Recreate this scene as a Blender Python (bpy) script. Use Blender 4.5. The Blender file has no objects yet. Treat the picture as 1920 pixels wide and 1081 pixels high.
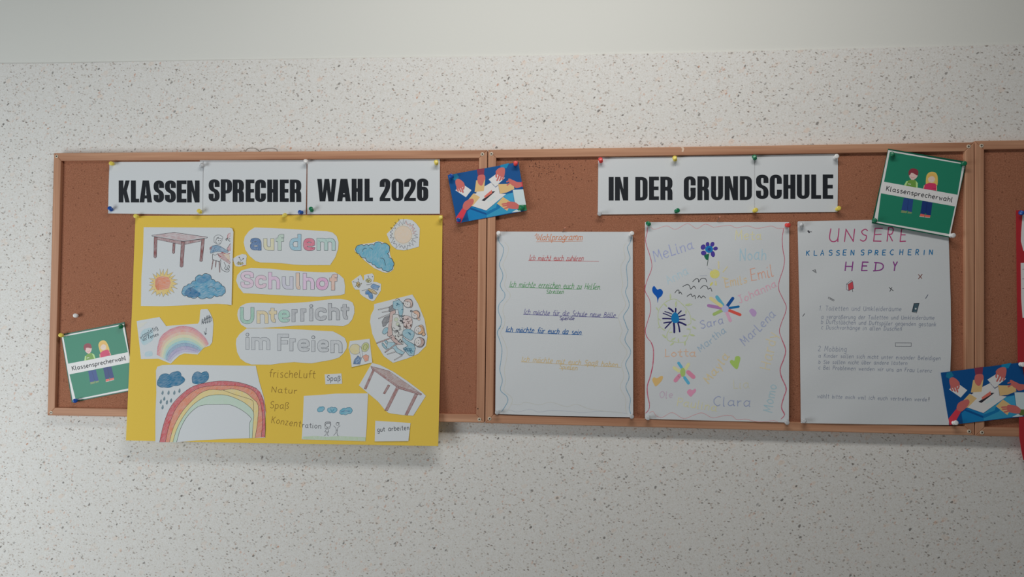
import bpy, math, random
from mathutils import Vector, Matrix
from mathutils.geometry import delaunay_2d_cdt

# ------------------------------------------------------------------ scene, camera, light
sc = bpy.context.scene
C = sc.collection
random.seed(7)
OX, OY, OZ = -1.2, -0.024, 1.25            # lower left corner of the left board's front, in the room
F = 1300.0
yaw, pitch, roll = -0.0857, 0.0204, 0.0074
CAM = Vector((1.1835 + OX, -1.4841 + OY, 0.2616 + OZ))
fw = Vector((math.sin(yaw) * math.cos(pitch), math.cos(yaw) * math.cos(pitch), math.sin(pitch)))
r0 = Vector((math.cos(yaw), -math.sin(yaw), 0)); u0 = r0.cross(fw)
RT = r0 * math.cos(roll) + u0 * math.sin(roll)
UP = -r0 * math.sin(roll) + u0 * math.cos(roll)
cam = bpy.data.cameras.new('camera'); camo = bpy.data.objects.new('camera', cam); C.objects.link(camo)
cam.sensor_width = 36; cam.lens = F / 1920 * 36; cam.clip_start = 0.05
m = Matrix((RT, UP, -fw)).transposed().to_4x4(); m.translation = CAM
camo.matrix_world = m
sc.camera = camo

sc.view_settings.view_transform = 'Standard'; sc.view_settings.look = 'None'
sc.view_settings.exposure = 0; sc.view_settings.gamma = 1; sc.view_settings.use_curve_mapping = False
w = bpy.data.worlds.new('world'); sc.world = w; w.use_nodes = True
w.node_tree.nodes['Background'].inputs[0].default_value = (0.95, 0.98, 1.0, 1)
w.node_tree.nodes['Background'].inputs[1].default_value = 0.085

def area(name, loc, target, sx, sy, energy, color):
    l = bpy.data.lights.new(name, 'AREA'); l.shape = 'RECTANGLE'; l.size = sx; l.size_y = sy
    l.energy = energy; l.color = color
    o = bpy.data.objects.new(name, l); C.objects.link(o); o.location = loc
    o.rotation_euler = (Vector(target) - Vector(loc)).to_track_quat('-Z', 'Y').to_euler()
    return o
area('ceiling_lamp', (0.0, -0.9, 2.5), (0.0, -0.2, 0.9), 1.0, 0.2, 8.7, (1.0, 0.965, 0.92))
area('daylight_window', (-1.9, -1.35, 1.2), (-0.9, 0, 1.3), 0.9, 1.0, 15.5, (0.93, 0.98, 1.0))

def P(x, y, d):                             # the point of the photograph's pixel at distance d in front of the wall
    v = fw * F + RT * (x - 960) - UP * (y - 540.5)
    t = (-d - CAM.y) / v.y
    return CAM + v * t

# ------------------------------------------------------------------ materials
def lin(c):
    c /= 255.0
    return c / 12.92 if c <= 0.04045 else ((c + 0.055) / 1.055) ** 2.4
def alb(rgb, E=0.66):
    return tuple(min(0.9, lin(c) / E) for c in rgb) + (1,)
def ink(rgb):
    g = 0.3 * rgb[0] + 0.59 * rgb[1] + 0.11 * rgb[2]
    return tuple((c * 0.89 + g * 0.11) * 0.955 for c in rgb)
MATS = {}
def mat(rgb, E=0.66, rough=0.8, spec=0.2, kind=None):
    key = (rgb, E, rough, spec, kind)
    if key in MATS: return MATS[key]
    mt = bpy.data.materials.new('print_colour' if kind is None else kind); mt.use_nodes = True
    b = mt.node_tree.nodes['Principled BSDF']
    b.inputs['Base Color'].default_value = alb(ink(rgb) if kind is None else rgb, E); b.inputs['Roughness'].default_value = rough
    b.inputs['Specular IOR Level'].default_value = spec
    MATS[key] = mt
    return mt
class NT:
    def __init__(s, name, rough=0.85, spec=0.2):
        s.m = bpy.data.materials.new(name); s.m.use_nodes = True; s.t = s.m.node_tree
        s.b = s.t.nodes['Principled BSDF']; s.b.inputs['Roughness'].default_value = rough
        s.b.inputs['Specular IOR Level'].default_value = spec
        s.co = s.n('ShaderNodeTexCoord').outputs['Object']
    def n(s, t, **k):
        x = s.t.nodes.new(t)
        for a, v in k.items(): setattr(x, a, v)
        return x
    def l(s, a, b): s.t.links.new(a, b)
    def inp(s, sock, v):
        if isinstance(v, bpy.types.NodeSocket): s.l(v, sock)
        else: sock.default_value = v
    def map(s, co, scale=(1, 1, 1), rot=(0, 0, 0), loc=(0, 0, 0)):
        x = s.n('ShaderNodeMapping'); s.l(co, x.inputs[0])
        x.inputs[1].default_value = loc; x.inputs[2].default_value = rot; x.inputs[3].default_value = scale
        return x.outputs[0]
    def noise(s, co, scale, detail=2, rough=0.5):
        x = s.n('ShaderNodeTexNoise'); s.l(co, x.inputs['Vector']); x.inputs['Scale'].default_value = scale
        x.inputs['Detail'].default_value = detail; x.inputs['Roughness'].default_value = rough
        return x.outputs
    def math(s, op, a, b=0.0, clamp=False):
        x = s.n('ShaderNodeMath', operation=op, use_clamp=clamp); s.inp(x.inputs[0], a); s.inp(x.inputs[1], b)
        return x.outputs[0]
    def range(s, v, a, b, c=0.0, d=1.0):
        x = s.n('ShaderNodeMapRange'); s.l(v, x.inputs[0])
        for i, q in enumerate((a, b, c, d)): s.inp(x.inputs[i + 1], q)
        return x.outputs[0]
    def mix(s, f, a, b):
        x = s.n('ShaderNodeMix', data_type='RGBA'); s.inp(x.inputs[0], f); s.inp(x.inputs[6], a); s.inp(x.inputs[7], b)
        return x.outputs[2]
    def bump(s, h, strength, dist):
        x = s.n('ShaderNodeBump'); x.inputs['Strength'].default_value = strength; x.inputs['Distance'].default_value = dist
        s.l(h, x.inputs['Height']); s.l(x.outputs[0], s.b.inputs['Normal'])
    def done(s, col):
        s.inp(s.b.inputs['Base Color'], col); return s.m

PAPER = (188, 192, 195)
def crayon(rgb, cover=0.8, angle=0.6, E=0.66, paper=PAPER):
    key = ('crayon', rgb, cover, angle, E)
    if key in MATS: return MATS[key]
    t = NT('crayon_colour')
    co = t.map(t.map(t.co, rot=(0, angle, 0)), scale=(90, 1, 900))
    f = t.noise(co, 1.0, 3, 0.6)[0]
    g = t.noise(t.co, 90, 2)[0]
    f = t.math('ADD', t.math('MULTIPLY', f, 0.75), t.math('MULTIPLY', g, 0.25))
    f = t.range(f, 0.38, 0.62, min(1, cover + 0.25), max(0, cover - 0.3))
    MATS[key] = t.done(t.mix(f, alb(paper, E), alb(ink(rgb), E)))
    return MATS[key]
def make_paper(rgb, name, E=0.66):
    t = NT(name, 0.85, 0.15)
    n = t.noise(t.co, 900, 2)[0]
    c = [x for x in alb(rgb, E)]
    a = tuple(x * 0.96 for x in c[:3]) + (1,); b = tuple(min(.9, x * 1.03) for x in c[:3]) + (1,)
    t.bump(n, 0.08, 0.0002)
    return t.done(t.mix(n, a, b))
M_paper = make_paper(PAPER, 'white_paper')
M_yellow = make_paper((219, 172, 74), 'yellow_card')
M_redcard = make_paper((140, 36, 42), 'red_card', 0.5)
M_ink = mat((30, 34, 40), rough=0.6)

def make_cork():
    t = NT('cork', 0.95, 0.08)
    a = t.noise(t.co, 430, 3, 0.7)[0]; b = t.noise(t.co, 110, 2)[0]; c = t.noise(t.co, 3, 3)[0]
    col = t.mix(t.range(a, 0.3, 0.7), alb((112, 72, 54)), alb((163, 112, 88)))
    col = t.mix(t.range(b, 0.35, 0.65, 0, 0.35), col, alb((138, 90, 68)))
    col = t.mix(t.range(c, 0.4, 0.7, 0, 0.35), col, alb((146, 100, 80)))
    v = t.n('ShaderNodeTexVoronoi'); t.l(t.co, v.inputs['Vector']); v.inputs['Scale'].default_value = 150
    sx = t.n('ShaderNodeSeparateColor'); t.l(v.outputs['Color'], sx.inputs[0])
    k = t.math('MULTIPLY', t.math('GREATER_THAN', sx.outputs[0], 0.86), t.math('LESS_THAN', v.outputs['Distance'], 0.28))
    col = t.mix(t.math('MULTIPLY', k, 0.45), col, alb((88, 52, 40)))
    t.bump(a, 0.3, 0.001)
    return t.done(col)
M_cork = make_cork()
def make_wood(name, vertical):
    t = NT(name, 0.55, 0.3)
    sc_ = (60, 30, 2.0) if vertical else (2.0, 30, 60)
    co = t.map(t.co, scale=sc_)
    a = t.noise(co, 1.0, 4, 0.55)[0]
    co2 = t.map(t.co, scale=(420, 100, 7) if vertical else (7, 100, 420))
    b = t.noise(co2, 1.0, 2)[0]
    col = t.mix(t.range(a, 0.32, 0.68), alb((148, 104, 80)), alb((183, 141, 113)))
    col = t.mix(t.range(b, 0.42, 0.66, 0, 0.3), col, alb((136, 94, 72)))
    return t.done(col)
M_woodh = make_wood('beech_along', False); M_woodv = make_wood('beech_upright', True)

def make_dado():
    t = NT('speckled_plaster', 0.9, 0.15)
    d = t.noise(t.co, 160, 2)[1]
    vm = t.n('ShaderNodeVectorMath', operation='MULTIPLY_ADD'); t.l(d, vm.inputs[0])
    vm.inputs[1].default_value = (0.005, 0, 0.005); t.l(t.co, vm.inputs[2])
    base = vm.outputs[0]
    lo = t.noise(t.co, 5, 3)[0]; lo2 = t.noise(t.map(t.co, loc=(4, 0, 7)), 9, 2)[0]
    E = 0.62
    col = t.mix(t.range(lo, 0.35, 0.65), alb((207, 205, 195), E), alb((214, 206, 195), E))
    fine = t.noise(t.co, 330, 2, 0.7)[0]
    col = t.mix(t.range(fine, 0.35, 0.72, 0.0, 0.7), col, alb((181, 178, 171), E))
    fine2 = t.noise(t.map(t.co, loc=(9, 0, 3)), 300, 1)[0]
    col = t.mix(t.range(fine2, 0.58, 0.75, 0.0, 0.6), col, alb((211, 210, 205), E))
    # colour, cells per metre, share of cells, radius, strength, turn, stretch, clustering
    layers = [((204, 176, 160), 70, 0.24, 0.48, 0.50, 0.5, 1.6, 0.6),
              ((164, 157, 150), 250, 0.50, 0.46, 0.60, -0.7, 1.7, 0.0),
              ((184, 152, 136), 140, 0.28, 0.40, 0.70, 1.1, 1.8, 0.6),
              ((144, 131, 121), 185, 0.44, 0.42, 0.80, 0.2, 1.8, 0.0),
              ((174, 130, 108), 130, 0.06, 0.40, 0.80, 0.9, 1.5, 0.7),
              ((116, 108, 102), 165, 0.42, 0.36, 0.90, -0.4, 1.9, 0.0),
              ((96, 92, 89), 90, 0.18, 0.29, 0.90, 0.8, 1.6, 0.0)]
    for i, (c, s, share, rad, k, turn, st, clus) in enumerate(layers):
        co = t.map(t.map(base, rot=(0, turn, 0), loc=(i * 3.1, 0, i * 1.7)), scale=(s / st ** .5, 0, s * st ** .5))
        v = t.n('ShaderNodeTexVoronoi'); t.l(co, v.inputs['Vector']); v.inputs['Scale'].default_value = 1
        sx = t.n('ShaderNodeSeparateColor'); t.l(v.outputs['Color'], sx.inputs[0])
        on = t.math('LESS_THAN', sx.outputs[0], share)
        if clus:
            on = t.math('MULTIPLY', on, t.range(lo2, 0.42, 0.58, 1 - clus, 1.0))
        r = t.range(sx.outputs[1], 0, 1, rad * 0.35, rad)
        e = t.math('MULTIPLY', r, 0.7)
        f = t.range(v.outputs['Distance'], r, e)
        f = t.math('MULTIPLY', t.math('MULTIPLY', f, on), t.range(sx.outputs[2], 0, 1, k * 0.45, k))
        col = t.mix(f, col, alb(c, E))
    t.bump(fine, 0.25, 0.0012)
    return t.done(col)
M_dado = make_dado()
def make_wallpaint():
    t = NT('wall_paint', 0.9, 0.15)
    n = t.noise(t.co, 260, 3, 0.6)[0]; g = t.noise(t.co, 2, 2)[0]
    t.bump(n, 0.12, 0.0012)
    return t.done(t.mix(g, alb((192, 193, 188), 0.64), alb((195, 196, 192), 0.64)))
M_wall = make_wallpaint()
M_screw = mat((186, 176, 160), rough=0.4, kind='screw_steel'); M_screw.node_tree.nodes['Principled BSDF'].inputs['Metallic'].default_value = 0.1
M_dark = mat((38, 28, 24), kind='screw_recess')
M_hole = mat((84, 54, 44), kind='pin_hole')

# ------------------------------------------------------------------ objects and properties
def link(o, parent=None):
    C.objects.link(o)
    if parent is not None: o.parent = parent
    return o
def tag(o, label, cat, group=None):
    o['label'] = label; o['category'] = cat
    if group: o['group'] = group
    return o
def thing(name, loc, label, cat, group=None):
    o = bpy.data.objects.new(name, None); o.location = loc; o.empty_display_size = 0.05
    return tag(link(o), label, cat, group)
def mesh_obj(name, verts, faces, mats, fm=None, parent=None, smooth=False):
    me = bpy.data.meshes.new(name); me.from_pydata([tuple(v) for v in verts], [], faces)
    for mm in mats: me.materials.append(mm)
    if fm: me.polygons.foreach_set('material_index', fm)
    if smooth: me.polygons.foreach_set('use_smooth', [True] * len(faces))
    me.update()
    return link(bpy.data.objects.new(name, me), parent)
def box(name, lo, hi, material, parent=None, kind=None):
    x0, y0, z0 = lo; x1, y1, z1 = hi
    v = [(x0, y0, z0), (x1, y0, z0), (x1, y1, z0), (x0, y1, z0), (x0, y0, z1), (x1, y0, z1), (x1, y1, z1), (x0, y1, z1)]
    f = [(0, 3, 2, 1), (4, 5, 6, 7), (0, 1, 5, 4), (1, 2, 6, 5), (2, 3, 7, 6), (3, 0, 4, 7)]
    o = mesh_obj(name, v, f, [material], parent=parent)
    if kind: o['kind'] = kind
    return o

def crop(x0, y0, s): return lambda x, y: (x0 + x / s, y0 + y / s)
def catmull(pts, closed=False, n=6):
    if len(pts) < 3: return list(pts)
    N = len(pts); out = []
    rng = range(N) if closed else range(N - 1)
    for i in rng:
        g = lambda j: pts[j % N] if closed else pts[max(0, min(N - 1, j))]
        p0, p1, p2, p3 = g(i - 1), g(i), g(i + 1), g(i + 2)
        for k in range(n):
            t = k / n
            out.append(tuple(0.5 * (2 * b + (c - a) * t + (2 * a - 5 * b + 4 * c - d) * t * t + (3 * b - a - 3 * c + d) * t ** 3)
                             for a, b, c, d in zip(p0, p1, p2, p3)))
    if not closed: out.append(pts[-1])
    return out
def ellipse(cx, cy, rx, ry=None, n=24, rot=0):
    ry = rx if ry is None else ry
    c, s = math.cos(rot), math.sin(rot)
    return [(cx + rx * math.cos(a) * c - ry * math.sin(a) * s, cy + rx * math.cos(a) * s + ry * math.sin(a) * c)
            for a in (2 * math.pi * k / n for k in range(n))]
def scallop(an, bulge=0.35, n=6):
    A = sum(an[i][0] * an[(i + 1) % len(an)][1] - an[(i + 1) % len(an)][0] * an[i][1] for i in range(len(an)))
    sgn = 1 if A > 0 else -1; out = []
    for i in range(len(an)):
        (x0, y0), (x1, y1) = an[i], an[(i + 1) % len(an)]
        nx, ny = (y1 - y0) * sgn, -(x1 - x0) * sgn
        for k in range(n):
            t = k / n; h = math.sin(math.pi * t) * bulge
            out.append((x0 + (x1 - x0) * t + nx * h, y0 + (y1 - y0) * t + ny * h))
    return out
def spikes(cx, cy, R, r, n, jit=0.12, seed=1):
    rr = random.Random(seed); out = []
    for k in range(2 * n):
        a = math.pi * k / n + rr.uniform(-jit, jit) * 0.6
        q = (R if k % 2 == 0 else r) * (1 + rr.uniform(-jit, jit))
        out.append((cx + q * math.cos(a), cy + q * math.sin(a)))
    return out

class Draw:
    """Collects flat shapes that follow one sheet; built as ONE mesh object."""
    def __init__(s, dep, origin, tf=None, lift=0.00012):
        s.dep, s.o, s.tf, s.lift = dep, Vector(origin), tf or (lambda x, y: (x, y)), lift
        s.v, s.f, s.fm, s.mats = [], [], [], []
    def use(s, tf): s.tf = tf; return s
    def _m(s, m_):
        if m_ not in s.mats: s.mats.append(m_)
        return s.mats.index(m_)
    def _add(s, x, y, e=0.0): s.v.append(P(x, y, s.dep(x, y) + s.lift + e) - s.o); return len(s.v) - 1
    def _face(s, ids, mi): s.f.append(ids); s.fm.append(mi)
    def up(s, k=8e-6): s.lift += k
    def fill(s, poly, m_, smooth=False, step=12, raw=False):
        if not raw: poly = [s.tf(*p) for p in poly]
        if smooth: poly = catmull(poly, True, 5)
        mi = s._m(m_); s.up()
        xs = [p[0] for p in poly]; ys = [p[1] for p in poly]
        pts = [Vector(p) for p in poly]; n = len(pts)
        if max(xs) - min(xs) > step * 1.5 or max(ys) - min(ys) > step * 1.5:
            y = min(ys) + step / 2
            while y < max(ys):
                x = min(xs) + step / 2
                while x < max(xs):
                    if inside(x, y, poly): pts.append(Vector((x, y)))
                    x += step
                y += step
        vo, eo, fo, *_ = delaunay_2d_cdt(pts, [], [list(range(n))], 1, 1e-4)
        ids = [s._add(p.x, p.y) for p in vo]
        for f in fo: s._face([ids[i] for i in reversed(f)], mi)
    def ribbon(s, px, hx, hy, mi, closed=False):
        """px: points in photo pixels; half widths of the pen for the x and y part of the normal."""
        n = len(px); L, R = [], []
        for i in range(n):
            if closed: a, b, c = px[i - 1], px[i], px[(i + 1) % n]
            else: a, b, c = px[max(0, i - 1)], px[i], px[min(n - 1, i + 1)]
            d1 = Vector((b[0] - a[0], b[1] - a[1])); d2 = Vector((c[0] - b[0], c[1] - b[1]))
            if d1.length < 1e-6: d1 = d2
            if d2.length < 1e-6: d2 = d1
            if d1.length < 1e-6: d1 = d2 = Vector((1, 0))
            n1 = Vector((-d1.y, d1.x)).normalized(); n2 = Vector((-d2.y, d2.x)).normalized()
            nn = n1 + n2
            nn = n1 if nn.length < 1e-4 else nn.normalized()
            k = 1 / max(0.5, nn.dot(n1))
            ox, oy = nn.x * k * hx, nn.y * k * hy
            e = min(i, 90) * 8e-8; L.append(s._add(b[0] + ox, b[1] + oy, e)); R.append(s._add(b[0] - ox, b[1] - oy, e))
        for i in range(n if closed else n - 1):
            j = (i + 1) % n
            s._face([R[i], L[i], L[j], R[j]], mi)
    def stroke(s, pts, wpx, m_, smooth=False, closed=False, raw=False, round_=True, lift=True):
        px = list(pts) if raw else [s.tf(*p) for p in pts]
        if smooth: px = catmull(px, closed, 5)
        q = [px[0]]
        for a in px[1:] + ([px[0]] if closed else []):
            b = q[-1]; L = math.hypot(a[0] - b[0], a[1] - b[1]); k = max(1, int(L / 10))
            for i in range(1, k + 1): q.append((b[0] + (a[0] - b[0]) * i / k, b[1] + (a[1] - b[1]) * i / k))
        if closed: q.pop()
        mi = s._m(m_)
        s.up(8e-6 if lift else 1.5e-6)
        s.ribbon(q, wpx / 2, wpx / 2, mi, closed)
        if round_ and not closed and wpx > 1.6:
            for e in (q[0], q[-1]):
                c = [s._add(e[0] + wpx / 2 * math.cos(a), e[1] - wpx / 2 * math.sin(a), -6e-7) for a in (math.pi * k / 4 for k in range(8))]
                s._face(c, mi)
    def build(s, name, parent=None, label=None):
        o = mesh_obj(name, s.v, s.f, s.mats, s.fm, parent)
        if label: o['label'] = label
        return o
def inside(x, y, poly):
    c = False; j = len(poly) - 1
    for i in range(len(poly)):
        xi, yi = poly[i]; xj, yj = poly[j]
        if (yi > y) != (yj > y) and x < (xj - xi) * (y - yi) / (yj - yi) + xi: c = not c
        j = i
    return c
def paper(name, outline, dep, origin, material, parent=None, thick=0.0003, step=12, label=None, smooth=False, back=None):
    """A sheet with thickness cut along an outline in photo pixels."""
    poly = catmull(outline, True, 4) if smooth else list(outline)
    q = []
    for i in range(len(poly)):
        a, b = poly[i], poly[(i + 1) % len(poly)]; L = math.hypot(b[0] - a[0], b[1] - a[1]); k = max(1, int(L / step))
        for j in range(k): q.append((a[0] + (b[0] - a[0]) * j / k, a[1] + (b[1] - a[1]) * j / k))
    pts = [Vector(p) for p in q]; n = len(pts)
    xs = [p[0] for p in q]; ys = [p[1] for p in q]
    y = min(ys) + step / 2
    while y < max(ys):
        x = min(xs) + step / 2
        while x < max(xs):
            if inside(x, y, q): pts.append(Vector((x, y)))
            x += step
        y += step
    vo, eo, fo, *_ = delaunay_2d_cdt(pts, [], [list(range(n))], 1, 1e-4)
    N = len(vo); o = Vector(origin)
    front = [P(p.x, p.y, dep(p.x, p.y)) for p in vo]
    V = [p - o for p in front] + [p + Vector((0, thick, 0)) - o for p in front]
    faces = [list(reversed(f)) for f in fo] + [[i + N for i in f] for f in fo]
    cnt = {}
    for f in fo:
        for i in range(len(f)):
            a, b = f[i], f[(i + 1) % len(f)]
            cnt[(a, b)] = 1
    for (a, b) in list(cnt):
        if (b, a) not in cnt: faces.append([a, b, b + N, a + N])
    ob = mesh_obj(name, V, faces, [material], None, parent)
    if label: ob['label'] = label
    return ob
def flat(d): return lambda x, y: d
def slope(y0, d0, y1, d1, amp=0.0, seed=0, wl=90):
    rr = random.Random(seed); a, b, c = (rr.uniform(0, 6.28) for _ in range(3))
    def f(x, y):
        v = d0 + (d1 - d0) * (y - y0) / (y1 - y0)
        if amp: v += amp * (0.5 + 0.5 * math.sin(x / wl * 5 + a + y / wl * 1.7) * math.sin(y / wl * 4 + b) + 0.4 * math.sin((x * 0.6 + y) / wl * 6 + c))
        return v
    return f
def base_of(poly, dep):
    x = sum(p[0] for p in poly) / len(poly); y = max(p[1] for p in poly)
    return P(x, y, dep(x, y))

# ------------------------------------------------------------------ letters
HAND = {
 'a': (9, '7.2,8.6 4,10 1,7 1,3 3.5,0 7.2,3;7.6,10.5 7.4,1.5 9.2,0'), 'b': (8, '1,16 1,0;1,6 4,10 7,8 7,3 4,0 1,2'),
 'c': (7, '7,9 4,10 1,7 1,3 4,0 7,1'), 'd': (8, '7,16 7,0;7,8 4,10 1,7 1,3 4,0 7,3'),
 'e': (8, '1,5 7,6 6,9 4,10 1,7 1,3 4,0 7,1.5'), 'f': (6, '7,15 5,16 3,13 3,0;0,9 6,9'),
 'g': (8, '7,9 4,10 1,7 1,3 4,0.5 7,3;7,10 7,-4 4,-6 1,-4'), 'h': (8, '1,16 1,0;1,6 4,10 7,8 7,0'),
 'i': (3, '1,10 1,1 2.5,0;1,13 1.3,14.2'), 'j': (4, '3,10 3,-4 0,-5;3,13 3.3,14'), 'k': (8, '1,16 1,0;7,10 1,4;3,6 7,0'),
 'l': (4, '1,16 1,1 3,0'), 'm': (12, '1,10 1,0;1,7 3.5,10 6,8 6,0;6,7 8.5,10 11,8 11,0'), 'n': (8, '1,10 1,0;1,7 4,10 7,8 7,0'),
 'o': (8, '4,10 1,7 1,3 4,0 7,3 7,7 4,10'), 'p': (8, '1,10 1,-6;1,7 4,10 7,8 7,3 4,0 1,2'), 'q': (8, '7,9 4,10 1,7 1,3 4,0 7,3;7,10 7,-6'),
 'r': (6, '1,10 1,0;1,6 3,9 6,9.5'), 's': (7, '6,9 4,10 1.5,8 3,5.5 6,4 6,1.5 4,0 1,1'), 't': (6, '3,15 3,2 6,0;0,10 6,10'),
 'u': (8, '1,10 1,3 3,0 6,1 7,4;7,10 7,0'), 'v': (7, '1,10 3.5,0 6,10'), 'w': (10, '1,10 3,0 5,8 7,0 9,10'),
 'x': (7, '1,10 6,0;6,10 1,0'), 'y': (8, '1,10 4,1;7,10 3,-6'), 'z': (7, '1,10 6,10 1,0 6.5,0'),
 'ß': (8, '1,-5 1,12 4,16 7,13 4,9 7.5,5 6,1 3,1'),
 'A': (10, '0.5,0 5,16 9.5,0;2,6 8,6'), 'B': (9, '1,0 1,16;1,16 6,15 6,10 1,8.5;1,8.5 8,7 7,1 1,0'), 'C': (9, '8.5,14 5,16 1,11 1,5 5,0 8.5,2'),
 'D': (10, '1.5,0 1.5,16;0,16 6,15 9,11 9,5 6,1 0,0'), 'E': (8, '8,16 1,16;1,16 1,0;1,0 8,0;1,8.5 7,8.5'), 'F': (8, '8,16 1,16;1,16 1,0;1,8.5 6,8.5'),
 'G': (10, '9,14 5,16 1,11 1,5 5,0 9,3 9,7 6,7'), 'H': (10, '1,16 1,0;9,16 9,0;1,8 9,8'), 'I': (4, '2,16 2,0'), 'J': (8, '2,16 7,16;5,16 5,3 3,0 0.5,2'),
 'K': (9, '1,16 1,0;8,16 1,7;3,9 8.5,0'), 'L': (7, '1,16 1,0;1,0 7,0'), 'M': (12, '1,0 2,16;2,16 6,5 10,16;10,16 11,0'), 'N': (10, '1,0 1,16;1,16 9,0;9,0 9,16'),
 'O': (10, '5,16 1,11 1,5 5,0 9,5 9,11 5,16'), 'P': (8, '1,0 1,16;1,16 6,15.5 7.5,12 6,8.5 1,8'), 'R': (9, '1,0 1,16;1,16 6,15.5 7.5,12 6,8.5 1,8;3,8 8,0'),
 'S': (8, '7.5,14 4.5,16 1,13 3,9 7,7 7,2 4,0 0.5,2'), 'T': (9, '0,16 9,16;4.5,16 4.5,0'), 'U': (9, '1,16 1,4 4,0 8,3 8,16;8,5 8.5,0'),
 'W': (12, '0.5,16 3,0;3,0 6,12 9,0;9,0 11.5,16'), 'Y': (9, '1,16 4.5,8;8,16 4.5,8 4,0'), 'Z': (8, '1,16 7,16 1,0 7.5,0'),
 '1': (5, '1,12 4,16;4,16 4,0'), '2': (8, '1,13 4,16 7,13 6,9 1,0;1,0 8,0'), '.': (3, '1,0 1.6,0.8'), '!': (4, '2,16 1.6,5;1.4,0 1.6,1.2'), ' ': (7, '')}
for base, um in (('a', 'ä'), ('o', 'ö'), ('u', 'ü'), ('U', 'Ü')):
    wd, st = HAND[base]; t_ = 13 if base != 'U' else 19
    HAND[um] = (wd, st + ';2,%g 2.2,%g;5.6,%g 5.8,%g' % (t_, t_ + 1.3, t_, t_ + 1.3))
SHARP = set('AEFHIKLMNTVWXYZvwxz1')
def text(D, s, x0, y0, x1, y1, cap, wpx, m_, slant=0.0, join=False, gap=2.4, jit=0.25, seed=None):
    rr = random.Random(seed if seed is not None else s)
    tot = sum(HAND[c][0] + gap for c in s) - gap
    L = math.hypot(x1 - x0, y1 - y0); sx = L / tot; sy = cap / 16
    ux, uy = (x1 - x0) / L, (y1 - y0) / L; vx, vy = uy, -ux
    X = 0.0; prev = None; D.up()
    for c in s:
        wd, st = HAND[c]
        dy = rr.uniform(-jit, jit) * 1.6; ds = 1 + rr.uniform(-jit, jit) * 0.25
        def q(a, b):
            b = b * ds + dy; a = X + a
            return (x0 + ux * (a * sx + slant * b * sy) + vx * b * sy, y0 + uy * (a * sx + slant * b * sy) + vy * b * sy)
        strokes = [[tuple(map(float, p.split(','))) for p in k.split()] for k in st.split(';') if k]
        if join and strokes and c.islower() and prev is not None:
            e = (1.2, 3) if c in 'acdgoqä' else (strokes[0][0][0], min(strokes[0][0][1], 6))
            D.stroke([prev, ((prev[0] + q(*e)[0]) / 2, max(prev[1], q(*e)[1]) - 0.2), q(*e)], wpx * 0.8, m_, smooth=True, lift=False)
        for k in strokes:
            k = [(a + rr.uniform(-jit, jit), b + rr.uniform(-jit, jit)) for a, b in k]
            pp = [q(*p) for p in k]
            D.stroke(pp, wpx, m_, smooth=(c not in SHARP and len(pp) > 2), lift=False)
        prev = q(wd - 0.5, 0.4) if strokes and c.isalpha() else None
        X += wd + gap

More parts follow.
